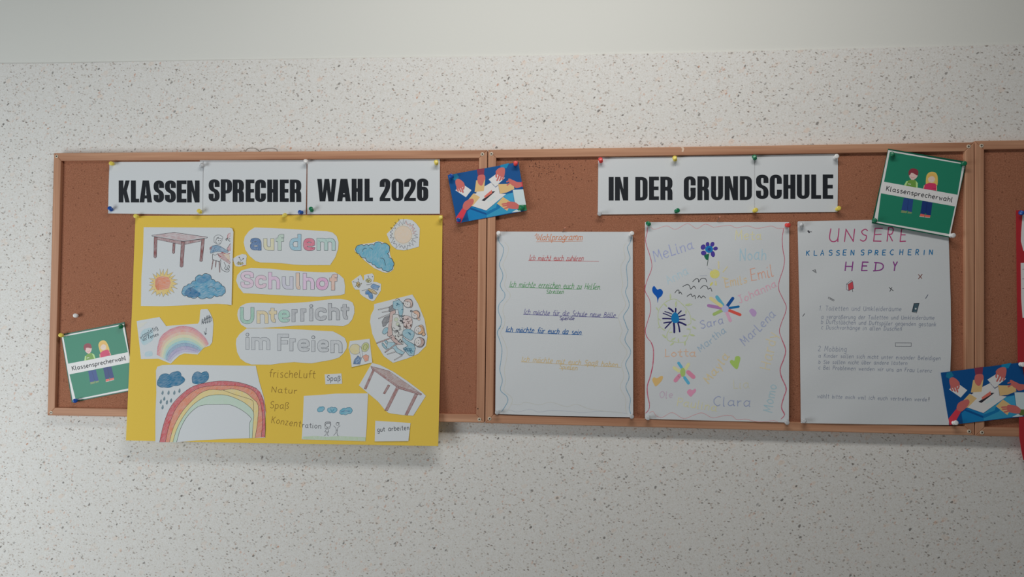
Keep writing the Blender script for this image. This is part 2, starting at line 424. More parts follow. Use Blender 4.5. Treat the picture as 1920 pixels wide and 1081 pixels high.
# centre lines of block letters in a unit box: (points, extend start, extend end, closed); a third value 0 keeps a corner sharp
BLOCK = {
 'S': [([(1, .68), (1, 1), (0, 1), (0, .56), (1, .44), (1, 0), (0, 0), (0, .32)], 0, 0, 0)],
 'C': [([(1, .64), (1, 1), (0, 1), (0, 0), (1, 0), (1, .36)], 0, 0, 0)],
 'G': [([(1, .64), (1, 1), (0, 1), (0, 0), (1, 0), (1, .47)], 0, 0, 0), ([(.6, .45), (1, .45)], 0, 1, 0)],
 'U': [([(0, 1), (0, 0), (1, 0), (1, 1)], 1, 1, 0)],
 'D': [([(0, 0, 0), (0, 1, 0), (1, 1), (1, 0)], 0, 0, 1)],
 '0': [([(0, 0), (0, 1), (1, 1), (1, 0)], 0, 0, 1)],
 'P': [([(0, 0), (0, 1)], 1, 1, 0), ([(0, 1), (1, 1), (1, .42), (0, .42)], 0, 0, 0)],
 'R': [([(0, 0), (0, 1)], 1, 1, 0), ([(0, 1), (1, 1), (1, .5), (0, .5)], 0, 0, 0), ([(.3, .47), (1, .47), (1, 0)], 0, 1, 0)],
 'E': [([(0, 0), (0, 1)], 1, 1, 0), ([(0, 1), (1, 1)], 0, 1, 0), ([(0, .5), (.92, .5)], 0, 1, 0), ([(0, 0), (1, 0)], 0, 1, 0)],
 'F': [([(0, 0), (0, 1)], 1, 1, 0), ([(0, 1), (1, 1)], 0, 1, 0), ([(0, .5), (.9, .5)], 0, 1, 0)],
 'L': [([(0, 1), (0, 0)], 1, 1, 0), ([(0, 0), (1, 0)], 0, 1, 0)],
 'H': [([(0, 0), (0, 1)], 1, 1, 0), ([(1, 0), (1, 1)], 1, 1, 0), ([(0, .5), (1, .5)], 0, 0, 0)],
 'I': [([(.5, 0), (.5, 1)], 1, 1, 0)],
 '2': [([(0, .66), (0, 1), (1, 1), (1, .6), (0, .1), (0, 0)], 0, 1, 0), ([(0, 0), (1, 0)], 1, 1, 0)],
 '6': [([(1, .7), (1, 1), (0, 1), (0, 0), (1, 0), (1, .58), (.3, .58)], 0, 0, 0)],
 'a': [([(.04, .74), (.04, 1), (1, 1), (1, 0)], 0, 1, 0), ([(1, .58), (0, .58), (0, 0), (1, .04)], 0, 0, 0)],
 'u': [([(0, 1), (0, 0), (1, 0), (1, .3)], 1, 0, 0), ([(1, 1), (1, 0)], 1, 1, 0)],
 'f': [([(1, 1), (.42, 1), (.42, 0)], 1, 1, 0), ([(0, .7), (.95, .7)], 1, 1, 0)],
 'd': [([(1, 1), (1, 0)], 1, 1, 0), ([(1, .7), (0, .7), (0, 0), (1, 0)], 0, 0, 0)],
 'e': [([(0, .5), (1, .5)], 0, 0, 0), ([(1, .42), (1, 1), (0, 1), (0, 0), (1, 0), (1, .16)], 0, 0, 0)],
 'm': [([(0, 1), (0, 0)], 1, 1, 0), ([(0, .7), (0, 1), (.5, 1), (.5, 0)], 0, 1, 0), ([(.5, .7), (.5, 1), (1, 1), (1, 0)], 0, 1, 0)],
 'c': [([(1, .7), (1, 1), (0, 1), (0, 0), (1, 0), (1, .3)], 0, 0, 0)],
 'h': [([(0, 1), (0, 0)], 1, 1, 0), ([(0, .4), (0, .68), (1, .68), (1, 0)], 0, 1, 0)],
 'l': [([(0, 1), (0, 0), (1, 0)], 1, 0, 0)], 'o': [([(0, 0), (0, 1), (1, 1), (1, 0)], 0, 0, 1)],
 'i': [([(.5, 0), (.5, 1)], 1, 1, 0)],
 'n': [([(0, 1), (0, 0)], 1, 1, 0), ([(0, .7), (0, 1), (1, 1), (1, 0)], 0, 1, 0)],
 't': [([(.4, 1), (.4, 0), (1, 0)], 1, 0, 0), ([(0, .74), (.95, .74)], 1, 1, 0)],
 'r': [([(0, 1), (0, 0)], 1, 1, 0), ([(0, .6), (0, 1), (1, 1)], 0, 0, 0)]}
POLY = {
 'K': [(0, 0), (0, 1), (.43, 1), (.43, .62), (.62, 1), (1, 1), (.74, .53), (1, 0), (.6, 0), (.43, .38), (.43, 0)],
 'N': [(0, 0), (0, 1), (.4, 1), (.63, .48), (.63, 1), (1, 1), (1, 0), (.62, 0), (.37, .52), (.37, 0)],
 'W': [(0, 1), (.13, 0), (.42, 0), (.5, .52), (.58, 0), (.87, 0), (1, 1), (.76, 1), (.71, .38), (.62, 1), (.38, 1), (.29, .38), (.24, 1)],
 'A': [(0, 0), (.25, 1), (.75, 1), (1, 0), (.62, 0), (.58, .18), (.42, .18), (.38, 0)]}
A_HOLE = [(.44, .32), (.56, .32), (.5, .74)]
def fillet(pts, rad, closed):
    out = []; n = len(pts)
    for i, p in enumerate(pts):
        if (not closed and i in (0, n - 1)) or (len(p) > 2 and p[2] == 0): out.append(p[:2]); continue
        a, b = pts[i - 1], pts[(i + 1) % n]
        def off(q):
            dx, dy = q[0] - p[0], q[1] - p[1]; L = math.hypot(dx, dy); r = min(rad, L * 0.5)
            return (p[0] + dx / L * r, p[1] + dy / L * r)
        s_, e = off(a), off(b)
        for k in range(9):
            t = k / 8
            out.append(tuple((1 - t) ** 2.0 * u + 2 * t * (1 - t) * v + t * t * w_ for u, v, w_ in zip(s_, p, e)))
    return out
def block(D, c, x0, x1, top, bot, s, t, m_, rad, extra=0.0, skew=0.0):
    """One block letter; s and t are the widths of upright and level strokes, all in the current units."""
    k = 1 / abs(D.tf(1, 0)[0] - D.tf(0, 0)[0])          # units per pixel
    for pts, e0, e1, closed in BLOCK[c]:
        q = []
        for p in pts:
            x = x0 + s / 2 + p[0] * (x1 - x0 - s); y = bot - t / 2 - p[1] * (bot - top - t)
            q.append((x, y) + tuple(p[2:]))
        q = fillet(q, rad, closed)
        q = [(x + (bot - y) * skew, y) for x, y in q]
        if not closed:
            def ext(a, b, on):
                dx, dy = a[0] - b[0], a[1] - b[1]; L = math.hypot(dx, dy)
                h = (s / 2 * abs(dx) / L + t / 2 * abs(dy) / L) * on + extra
                return (a[0] + dx / L * h, a[1] + dy / L * h)
            q[0] = ext(q[0], q[1], e0); q[-1] = ext(q[-1], q[-2], e1)
        px = [D.tf(*p) for p in q]; D.up()
        D.ribbon(px, (s / 2 + extra) / k, (t / 2 + extra) / k, D._m(m_), bool(closed))
def heavy(D, spec, top, bot, m_, slope_=0.0):
    """Condensed heavy capitals: spec = [(letter, x0, x1)]."""
    xa = spec[0][1]
    for c, x0, x1 in spec:
        dy = (x0 - xa) * slope_; tp, bt = top + dy, bot + dy
        D.up()
        if c in POLY:
            g = lambda p: (x0 + p[0] * (x1 - x0), bt - p[1] * (bt - tp))
            D.fill([g(p) for p in POLY[c]], m_)
            if c == 'A':
                D.fill([g(p) for p in A_HOLE], M_paper)
        else:
            s = 42 if c not in '0' else 40
            block(D, c, x0, x1, tp, bt, s, 31 if c in 'ELHF' else 27, m_, 34)
def bubble(D, spec, wid, out_m, o=3.2):
    for c, x0, x1, top, bot, col in spec:
        fm = col; D.up()
        if c == 'i':
            xm = (x0 + x1) / 2; dt = top[0]; tp = top[1]
            D.fill(ellipse(xm, dt, wid * .55), out_m); D.fill(ellipse(xm, dt, wid * .55 - o * 1.6), fm)
            block(D, c, x0, x1, tp, bot, wid, wid, out_m, wid * 1.6, o); D.up()
            block(D, c, x0, x1, tp, bot, wid, wid, fm, wid * 1.6)
            continue
        r = (x1 - x0) * 0.42 if c != 'm' else (x1 - x0) * 0.2
        block(D, c, x0, x1, top, bot, wid, wid, out_m, r, o); D.up()
        block(D, c, x0, x1, top, bot, wid, wid, fm, r)

# ------------------------------------------------------------------ the setting
DW = 0.004                                              # face of the speckled plaster, in front of the paint
box('floor', (-4, -4, -0.1), (4, 0, 0), mat((150, 145, 138), kind='floor_lino'), kind='structure')
box('wall_back', (-4, 0, 0), (4, 0.15, 3.1), M_wall, kind='structure')
edge = [(-60, 119.5), (100, 118.5), (400, 113), (700, 108.5), (1000, 104.5), (1300, 98.5), (1600, 91), (1920, 83), (2000, 81)]
pts = [P(x, y, DW) for x, y in edge]
tops = [(-4.0, pts[0].z)] + [(p.x, p.z) for p in pts] + [(4.0, pts[-1].z)]
v, f = [], []
for i, (x, z) in enumerate(tops):
    v += [(x, -DW, z), (x, 0, z), (x, -DW, 0), (x, 0, 0)]
    if i:
        a, b = 4 * (i - 1), 4 * i
        f += [(a + 2, b + 2, b, a), (a, b, b + 1, a + 1)]
n_ = 4 * (len(tops) - 1)
f += [(0, 1, 3, 2), (n_, n_ + 2, n_ + 3, n_ + 1)]
o = mesh_obj('trim_1', v, f, [M_dado]); o['kind'] = 'structure'; o['label'] = 'speckled plaster dado below the painted wall'

# ------------------------------------------------------------------ notice boards
DF, DC = 0.024, 0.0165                                   # front of the frames, face of the cork
def screw_mesh():
    V, Fc, fm = [], [], []
    prof = [(0.0040, 0), (0.0038, -0.0007), (0.0029, -0.0010), (0.0027, -0.0006), (0, -0.0006)]
    n = 16
    for r, y in prof[:-1]:
        V += [(r * math.cos(2 * math.pi * k / n), y, r * math.sin(2 * math.pi * k / n)) for k in range(n)]
    for j in range(len(prof) - 2):
        for k in range(n):
            Fc.append((j * n + k, j * n + (k + 1) % n, (j + 1) * n + (k + 1) % n, (j + 1) * n + k)); fm.append(0)
    Fc.append(tuple(range(3 * n, 4 * n))); fm.append(0)
    for c, s in ((1, 0), (0, 1)):
        a, b = 0.0019, 0.0006; i = len(V)
        for x, z in ((-a, -b), (a, -b), (a, b), (-a, b)):
            V.append((x * c - z * s, -0.0009, x * s + z * c))
        Fc.append((i, i + 1, i + 2, i + 3)); fm.append(1)
    me = bpy.data.meshes.new('screw'); me.from_pydata(V, [], Fc)
    me.materials.append(M_screw); me.materials.append(M_dark); me.polygons.foreach_set('material_index', fm); me.update()
    return me
SCREW = screw_mesh()
def board(corners, label, screws, holes=()):
    tl, tr, br, bl = corners
    org = (bl + br) / 2; org = Vector((org.x, 0, min(bl.z, br.z)))
    t = thing('notice_board', org, label, 'notice board', 'cork notice boards hung in a row')
    W = 0.0182
    def at(u, v_, d):                                    # u from the left, v from the top, in metres, d from the wall
        a = (tr - tl).length; b = (bl - tl).length
        top = tl.lerp(tr, u / a); bot = bl.lerp(br, u / a); p = top.lerp(bot, v_ / b)
        return Vector((p.x, -d, p.z)) - org
    a, b = (tr - tl).length, (bl - tl).length
    e = 0.0004
    q = [at(x, y, dd) for dd in (DC, DW + 0.001) for x, y in ((W - .002, W - .002), (a - W + .002, W - .002), (a - W + .002, b - W + .002), (W - .002, b - W + .002))]
    ck = mesh_obj('cork_panel', q, [(0, 3, 2, 1), (4, 5, 6, 7), (0, 1, 5, 4), (1, 2, 6, 5), (2, 3, 7, 6), (3, 0, 4, 7)], [M_cork], parent=t)
    if holes:
        D = Draw(flat(DC), org, lift=0.0001)
        for x, y, r in holes: D.fill(ellipse(x, y, r, n=8), M_hole)
        h = D.build('pin_holes', t, 'cluster of small dark pin holes'); h['kind'] = 'stuff'
    rails = [([(e, e), (a - e, e), (a - W, W), (W, W)], M_woodh), ([(W, b - W), (a - W, b - W), (a - e, b - e), (e, b - e)], M_woodh),
             ([(e, e), (W, W), (W, b - W), (e, b - e)], M_woodv), ([(a - W, W), (a - e, e), (a - e, b - e), (a - W, b - W)], M_woodv)]
    for qd, mt_ in rails:
        vv = [at(x, y, DF) for x, y in qd] + [at(x, y, DW) for x, y in qd]
        r = mesh_obj('frame_rail', vv, [(0, 3, 2, 1), (4, 5, 6, 7), (0, 1, 5, 4), (1, 2, 6, 5), (2, 3, 7, 6), (3, 0, 4, 7)], [mt_], parent=t)
        bv = r.modifiers.new('bevel', 'BEVEL'); bv.width = 0.0012; bv.segments = 2; bv.limit_method = 'ANGLE'; bv.angle_limit = math.radians(50)
    for i, (x, y) in enumerate(screws):
        s_ = bpy.data.objects.new('screw', SCREW); link(s_, t)
        s_.location = P(x, y, DF) - org; s_.rotation_euler = (0, random.uniform(0, 1.5), 0)
    return t
c1 = [P(100.6, 286.2, DF), P(914.0, 280.6, DF), P(908.6, 792.4, DF), P(88.4, 778.6, DF)]
c2 = [P(914.8, 280.2, DF), P(1826.9, 266.2, DF), P(1827.6, 816.4, DF), P(909.4, 793, DF)]
ra, rb = P(1827.8, 263.6, DF), P(1828.6, 817.0, DF)
c3 = [ra, ra + Vector((1.0, 0, .004)), rb + Vector((1.0, 0, 0.002)), rb]
B1_ = board(c1, 'left cork notice board in a light wood frame behind the yellow poster', [(106.2, 292.9), (904.4, 288.9), (96, 773.1), (898.9, 785.7)])
rr = random.Random(3)
hl = [(958 + rr.triangular(0, 155, 60), 300 + rr.triangular(0, 50, 8), rr.uniform(.5, 1.0)) for _ in range(70)]
B2_ = board(c2, 'middle cork notice board holding the three large hand-written sheets', [(921.4, 288.4), (918.2, 784.4), (1816.1, 274.4), (1817, 808.3)], hl)
for b_, q, mm in ((B1_, ellipse(896, 765.7, 1.1, 1.2, n=10), M_dark), (B2_, [(1276, 276), (1281, 275), (1283, 279), (1281, 285), (1278, 284), (1279, 279)], mat((212, 178, 158), kind='pale_scuff'))):
    D = Draw(flat(DF), b_.location, lift=.0002); D.fill(q, mm); D.build('frame_mark', b_)
board(c3, 'right cork notice board cut off by the photo edge, with the red poster', [(1840.3, 273), (1841.2, 810.3)])

# ------------------------------------------------------------------ heading sheets
G1 = crop(60, 260, 4.505); G2 = crop(440, 260, 4.505); G3 = crop(820, 260, 4.505); G4 = crop(1200, 260, 4.505)
def heading(outline, d, groups, label, word_label):
    dep = slope(300, d, 400, d + 0.0012, 0.0003, seed=int(outline[0][0]))
    org = base_of(outline, dep)
    t = thing('heading_sheet', org, label, 'paper sheet', 'printed heading sheets')
    paper('sheet', outline, dep, org, M_paper, t)
    D = Draw(dep, org)
    for tf, spec, top, bot, sl in groups:
        D.use(tf); heavy(D, spec, top, bot, M_ink, sl)
    D.build('lettering', t, word_label)
heading([(205.4, 303.3), (300, 303.2), (380.5, 302.8), (379.8, 402), (290, 401), (202.7, 399.8), (203.6, 350)], 0.0186,
        [(G1, [('K', 732, 825), ('L', 835, 905), ('A', 908, 1014), ('S', 1027, 1115), ('S', 1122, 1215), ('E', 1222, 1305), ('N', 1310, 1415)], 352, 537, 0)],
        'white heading sheet printed KLASSEN at the far left of the boards', 'heavy black printed word')
heading([(374.8, 300.4), (575, 300), (573.2, 401.6), (372.5, 402.2)], 0.0176,
        [(G1, [('S', 1492, 1585), ('P', 1594, 1690)], 342, 529, 0), (G2, [('R', -17, 78), ('E', 92, 166), ('C', 172, 264), ('H', 275, 366), ('E', 381, 456), ('R', 466, 562)], 344, 533, 0)],
        'white heading sheet printed SPRECHER above the yellow poster', 'heavy black printed word')
heading([(576.6, 299.5), (824.7, 298.4), (824.7, 400.5), (575.9, 401.4)], 0.0178,
        [(G2, [('W', 697, 860), ('A', 865, 981), ('H', 988, 1080), ('L', 1097, 1168), ('2', 1225, 1315), ('0', 1325, 1425), ('2', 1432, 1530), ('6', 1540, 1635)], 339, 529, -0.004)],
        'white heading sheet printed WAHL 2026 above the yellow poster', 'heavy black printed word and year')
heading([(1121.9, 295), (1267.9, 293.3), (1267.9, 400.3), (1120.8, 402)], 0.0176,
        [(G3, [('I', 1447, 1490), ('N', 1500, 1612), ('D', 1672, 1776)], 322, 521, 0), (G4, [('E', 76, 160), ('R', 172, 274)], 320, 517, 0)],
        'white heading sheet printed IN DER above the middle board', 'heavy black printed words')
heading([(1266.9, 293.2), (1414.3, 290.6), (1414.3, 398.5), (1266.9, 400.4)], 0.0186,
        [(G4, [('G', 370, 470), ('R', 485, 583), ('U', 600, 702), ('N', 715, 828), ('D', 843, 945)], 317, 519, -0.004)],
        'white heading sheet printed GRUND on the middle board', 'heavy black printed word')
heading([(1413.3, 290.8), (1571, 288.4), (1571, 340), (1570.2, 397), (1413.3, 398.6)], 0.0176,
        [(G4, [('S', 980, 1085), ('C', 1096, 1198), ('H', 1211, 1312), ('U', 1325, 1432), ('L', 1446, 1530), ('E', 1543, 1632)], 303, 508, -0.003)],
        'white heading sheet printed SCHULE on the middle board', 'heavy black printed word')

# ------------------------------------------------------------------ yellow poster with glued cut-outs
def ydep(x, y, _f=slope(403, 0.0176, 836, 0.0270)):
    return _f(x, y) + max(0.0, (y - 620) / 216) ** 2 * 0.014
yout = [(254, 404.2), (540, 403.2), (829.7, 403.2), (828, 560), (825, 700), (821.5, 835.6), (600, 832), (420, 829), (236, 825.2), (247, 590)]
yorg = base_of(yout, ydep)
yt = thing('poster_board', yorg, 'large yellow poster with pasted children\'s drawings hanging over the left board', 'poster')
paper('yellow_card', yout, ydep, yorg, M_yellow, yt, thick=0.0006, step=16)
OUTL = mat((84, 90, 100)); LINE = mat((62, 62, 68)); SOFT = mat((110, 112, 118))
def cut(name, tf, pts, label=None, smooth=False, lift=0.0007, curl=None, E=0.66):
    px = [tf(*p) for p in pts]
    dep = (lambda x, y: ydep(x, y) + lift + (curl(x, y) if curl else 0))
    ob = paper(name, px, dep, yorg, M_paper, yt, thick=0.0004, step=9, smooth=smooth, label=label)
    return ob, dep
FA = crop(230, 390, 5.405); FB = crop(430, 410, 5.691); FC = crop(640, 390, 5.69); FD = crop(240, 570, 3.8615)
FE = crop(430, 550, 7.208); FF = crop(480, 680, 6.359); FG = crop(640, 540, 3.485); FH = crop(690, 545, 7.458)
FI = crop(380, 420, 10.81); FJ = crop(250, 575, 9.4); FK = crop(650, 500, 13.51)
def draw(dep, tf, lift=0.00012): return Draw(dep, yorg, tf, lift)

# table, boy, sun and cloud sheet
ob, dep = cut('drawing_sheet', FA, [(213, 193), (1085, 198), (1110, 205), (1122, 240), (1112, 560), (1103, 983), (1060, 975), (960, 968), (830, 972), (600, 985), (400, 993), (185, 990), (190, 700), (207, 450)],
              'white sheet with a drawn table, child, sun and cloud', curl=lambda x, y: 0.002 * max(0, (x - 415) / 22) ** 2)
BR = crayon((146, 78, 80), .62, 1.4); BRD = crayon((132, 66, 66), .85, 1.5)
D = draw(dep, FA)
D.fill([(297, 275), (520, 245), (858, 293), (610, 330)], crayon((168, 110, 112), .45, .1))
for q in ([(330, 288), (610, 335), (612, 372), (335, 315)], [(628, 335), (810, 312), (815, 330), (630, 368)]):
    D.fill(q, BR); D.stroke(q, .5, LINE, closed=True)
D.stroke([(297, 275), (520, 245), (858, 293), (855, 302), (610, 336), (297, 282)], .7, LINE, closed=True)
for q in ([(318, 290), (350, 295), (343, 495), (330, 507), (315, 495)], [(508, 355), (532, 358), (527, 452), (515, 462), (503, 452)],
          [(593, 335), (630, 340), (612, 590), (595, 600), (580, 590)], [(800, 310), (830, 310), (808, 535), (795, 542), (780, 535)]):
    D.fill(q, BRD); D.stroke(q, .5, LINE, closed=True)
D.build('table_drawing', ob)
D = draw(dep, FI); BLU = crayon((72, 128, 168), .7)
D.stroke([(230, 345), (232, 270), (275, 228), (340, 220), (400, 255), (408, 285), (385, 300), (330, 285), (285, 290), (265, 345), (275, 385), (240, 370)], .6, LINE, True, True)
D.stroke([(285, 290), (265, 345), (290, 395), (340, 412), (385, 350), (392, 300)], .6, LINE, True)
for x in (320, 358): D.fill(ellipse(x, 333, 10, n=8), LINE)
D.stroke([(320, 380), (340, 388), (360, 375)], .5, LINE); D.stroke([(285, 278), (315, 268), (335, 288)], 1.0, SOFT)
q = [(195, 440), (280, 420), (345, 440), (500, 535), (510, 575), (350, 560), (270, 560), (160, 590), (150, 560)]
D.fill(q, BLU); D.stroke(q, .5, LINE, closed=True)
D.stroke([(210, 560), (240, 470), (255, 540)], 1.4, crayon((40, 90, 140), .9)); D.stroke([(350, 460), (480, 530)], 1.2, crayon((50, 90, 130), .9))
D.fill([(140, 470), (190, 445), (195, 480), (140, 525)], crayon((130, 80, 95), .8))
q = [(300, 600), (390, 585), (560, 770), (545, 805), (340, 670)]
D.fill(q, crayon((176, 120, 118), .6)); D.stroke(q, .6, mat((150, 75, 80)), closed=True)
D.fill([(410, 600), (540, 610), (558, 740), (470, 690)], crayon((205, 175, 140), .6)); D.stroke([(380, 570), (490, 610), (555, 590)], 1.2, mat((170, 80, 85)))
D.stroke([(330, 630), (540, 780)], 1.3, mat((160, 80, 84)))
for a, b in (((210, 730), (180, 910)), ((270, 740), (258, 865)), ((335, 760), (345, 970))): D.stroke([a, b], 2.0, crayon((122, 82, 84), .9))
D.stroke([(200, 600), (200, 700), (240, 730), (345, 750), (370, 700)], .6, LINE, True); D.stroke([(195, 715), (340, 765)], .6, LINE)
D.stroke([(210, 600), (250, 630), (300, 600), (330, 640)], .5, LINE, True)
D.stroke([(370, 740), (362, 840), (400, 930), (500, 968), (540, 930), (480, 880)], .6, LINE, True)
D.stroke([(430, 770), (470, 850), (440, 890), (500, 930), (545, 870), (520, 830), (500, 900), (460, 930)], .6, LINE, True)
D.fill([(500, 260), (525, 195), (560, 180), (562, 250), (520, 280)], crayon((205, 140, 142), .5)); D.stroke([(562, 180), (515, 205), (500, 260), (520, 290)], .7, mat((170, 80, 85)), True)
D.stroke([(500, 275), (470, 305), (485, 330), (498, 290), (530, 335), (560, 345)], .8, LINE, True); D.fill(ellipse(548, 298, 9, n=8), LINE)
D.fill([(490, 500), (560, 390), (566, 540), (520, 540)], crayon((196, 120, 124), .6)); D.stroke([(562, 390), (490, 500), (530, 560)], .7, LINE)
D.build('child_drawing', ob)
D = draw(dep, FA)
q = spikes(405, 765, 145, 95, 21, .12, 5); D.fill(q, crayon((216, 182, 84), .88)); D.stroke(q, .5, SOFT, closed=True)
D.fill([(345, 705), (400, 688), (465, 700), (488, 750), (470, 812), (400, 826), (352, 832), (328, 790), (330, 740)], crayon((218, 124, 80), .85, .0)); D.fill([(330, 720), (360, 705), (368, 830), (345, 825), (330, 790)], crayon((208, 112, 62), .9, 1.3))
D.build('sun_drawing', ob)
D = draw(dep, FA)
an = [(612, 880), (606, 830), (650, 785), (690, 768), (740, 735), (750, 690), (805, 685), (860, 665), (900, 720), (940, 748), (990, 765), (1005, 785), (1040, 830), (1020, 872), (980, 888), (930, 885), (850, 905), (760, 895), (690, 903), (650, 882)]
q = scallop(an, .22); D.fill(q, crayon((44, 140, 180), .78, .4)); 
D.fill(catmull([(625, 860), (680, 800), (740, 830), (790, 870), (740, 900), (660, 895)], True), crayon((10, 104, 156), .95, .5)); D.fill(catmull([(750, 730), (800, 690), (880, 680), (890, 720), (800, 760)], True), crayon((20, 122, 170), .9, .4))
D.stroke(q, .8, LINE, closed=True); D.stroke(scallop([(690, 840), (700, 805), (735, 805)], .3)[:13], .6, LINE); D.stroke([(865, 810), (890, 795), (930, 808), (950, 835)], .6, LINE, True)
D.build('cloud_drawing', ob)
# small bee tag beside it
ob, dep = cut('paper_cutout', FI, [(608, 700), (700, 640), (800, 605), (880, 615), (895, 650), (880, 750), (880, 830), (800, 845), (740, 860), (670, 850), (640, 800)], 'small cut-out with one scribbled bee')
D = draw(dep, FI)
D.stroke([(740, 670), (775, 735)], .6, LINE); D.stroke([(822, 700), (778, 738)], .6, LINE)
for x, y in ((740, 670), (822, 700)): D.fill(ellipse(x, y, 12, n=8), LINE)
D.stroke([(690, 800), (730, 760), (720, 820), (760, 760), (760, 820), (800, 770), (810, 810), (700, 810)], .9, mat((120, 112, 58)), True)
D.stroke([(720, 790), (740, 810), (780, 790), (825, 790)], 1.2, mat((178, 160, 70)), True); D.stroke([(800, 842), (878, 828)], .8, mat((200, 110, 90)))
D.build('bee_drawing', ob)
# the four word strips
def words(tf, outline, spec, wid, label, o):
    ob, dep = cut('word_strip', tf, outline, label)
    D = draw(dep, tf); bubble(D, spec, wid, OUTL, o); D.build('lettering', ob, 'outlined letters coloured in pencil')
cr = lambda c, k=.75: crayon(c, k, 1.2)
words(FB, [(270, 92), (460, 98), (640, 108), (1040, 132), (1100, 145), (1145, 185), (1165, 250), (1160, 320), (1130, 410), (1075, 493), (800, 493), (680, 487), (560, 473), (460, 468), (330, 465), (280, 450), (215, 395), (170, 330), (153, 250), (165, 190), (210, 130)],
      [('a', 224, 340, 206, 335, cr((62, 108, 164), .95)), ('u', 366, 476, 212, 335, cr((206, 200, 156))), ('f', 499, 580, 166, 335, cr((168, 194, 176))),
       ('d', 644, 765, 165, 336, cr((132, 182, 204))), ('e', 790, 910, 208, 338, cr((212, 92, 122), .9)), ('m', 935, 1130, 208, 335, cr((156, 194, 186)))],
      35, 'white strip lettered auf dem', 3.2)
words(FB, [(230, 523), (360, 527), (430, 530), (560, 545), (800, 562), (1000, 570), (1125, 568), (1180, 600), (1222, 640), (1235, 720), (1230, 800), (1180, 815), (960, 830), (680, 822), (430, 808), (150, 792), (100, 730), (72, 660), (85, 600), (130, 550)],
      [('S', 124, 258, 560, 738, cr((212, 182, 204))), ('c', 276, 392, 603, 740, cr((218, 178, 198))), ('h', 417, 538, 570, 745, cr((212, 174, 206))), ('u', 564, 680, 618, 748, cr((188, 186, 204))),
       ('l', 712, 770, 578, 750, cr((222, 182, 158))), ('h', 787, 905, 582, 752, cr((214, 180, 212))), ('o', 927, 1054, 626, 757, cr((214, 150, 196))), ('f', 1070, 1150, 590, 760, cr((226, 170, 150)))],
      35, 'white strip lettered Schulhof', 3.0)
gy = cr((168, 171, 176), .7)
words(FE, [(300, 122), (480, 126), (680, 135), (900, 125), (1080, 112), (1250, 90), (1400, 74), (1500, 72), (1600, 88), (1665, 120), (1688, 180), (1690, 260), (1660, 350), (1610, 410), (1540, 440), (1400, 432), (1100, 428), (900, 432), (600, 455), (440, 466), (235, 466), (160, 420), (120, 350), (108, 290), (115, 230), (150, 170), (220, 135)],
      [('U', 147, 333, 188, 408, cr((136, 186, 164))), ('n', 372, 524, 234, 402, cr((212, 192, 142))), ('t', 537, 642, 197, 388, cr((212, 192, 142))), ('e', 663, 813, 222, 386, cr((146, 196, 178))),
       ('r', 845, 936, 215, 380, gy), ('r', 963, 1056, 208, 374, gy), ('i', 1082, 1130, (168, 205), 367, gy), ('c', 1158, 1308, 193, 362, gy), ('h', 1337, 1490, 135, 355, gy), ('t', 1510, 1617, 147, 345, gy)],
      43, 'white strip lettered Unterricht', 3.6)
gw = cr((178, 182, 187), .6)
words(FE, [(235, 471), (440, 470), (700, 475), (1000, 487), (1200, 500), (1400, 510), (1480, 550), (1560, 600), (1590, 680), (1585, 740), (1540, 810), (1480, 865), (1380, 895), (1110, 942), (980, 935), (880, 925), (700, 940), (560, 960), (300, 958), (220, 930), (150, 880), (105, 790), (88, 680), (95, 610), (140, 545)],
      [('i', 219, 270, (554, 595), 752, gw), ('m', 302, 548, 594, 757, gw), ('F', 652, 799, 549, 768, gw), ('r', 817, 912, 609, 772, gw), ('e', 924, 1078, 617, 780, gw), ('i', 1107, 1160, (590, 637), 783, gw), ('e', 1192, 1340, 627, 788, gw), ('n', 1372, 1523, 633, 797, gw)],
      43, 'white strip lettered im Freien', 3.6)
# sun cut-out
ob, dep = cut('paper_cutout', FC, [(483, 275), (545, 215), (570, 180), (630, 118), (700, 115), (760, 130), (800, 165), (837, 215), (833, 310), (828, 410), (720, 440), (665, 450), (590, 440), (540, 400), (520, 365)], 'cut-out of a pale sun with pointed rays')
D = draw(dep, FC); q = spikes(660, 282, 158, 112, 24, .12, 9)
D.fill(ellipse(660, 282, 112), crayon((200, 196, 180), .5)); D.stroke(q, .6, LINE, closed=True)
for k in range(38, 48): D.fill([q[k], q[(k + 1) % 48], (660 + (q[k][0] - 660) * .75, 282 + (q[k][1] - 282) * .75)], crayon((206, 150, 140), .6))
D.fill(ellipse(660, 282, 92, 92), crayon((212, 190, 164), .85)); D.stroke(ellipse(660, 282, 92, 92), .6, mat((190, 165, 135)), closed=True)
D.build('sun_drawing', ob)
# cloud cut-out
ob, dep = cut('paper_cutout', FC, [(140, 435), (200, 385), (330, 370), (380, 352), (430, 358), (490, 385), (515, 430), (520, 500), (555, 570), (558, 650), (530, 675), (480, 690), (440, 680), (350, 640), (250, 560), (180, 490), (145, 460)], 'cut-out of a blue cloud', curl=lambda x, y: .001 * max(0, (690 - x) / 30))
D = draw(dep, FC)
q = scallop([(152, 430), (200, 392), (240, 402), (292, 396), (350, 395), (378, 362), (433, 382), (495, 388), (512, 440), (490, 485), (510, 528), (548, 562), (550, 625), (528, 662), (470, 668), (430, 636), (355, 606), (322, 582), (258, 532), (192, 488), (156, 452)], .2)
D.fill(q, crayon((78, 162, 190), .9, 1.2)); D.stroke(q, .9, LINE, closed=True)
D.stroke([(228, 465), (232, 440), (262, 428), (290, 440), (305, 422), (338, 440)], .8, LINE, True); D.stroke([(415, 532), (450, 540), (465, 580), (472, 612)], .8, LINE, True)
D.build('cloud_drawing', ob)
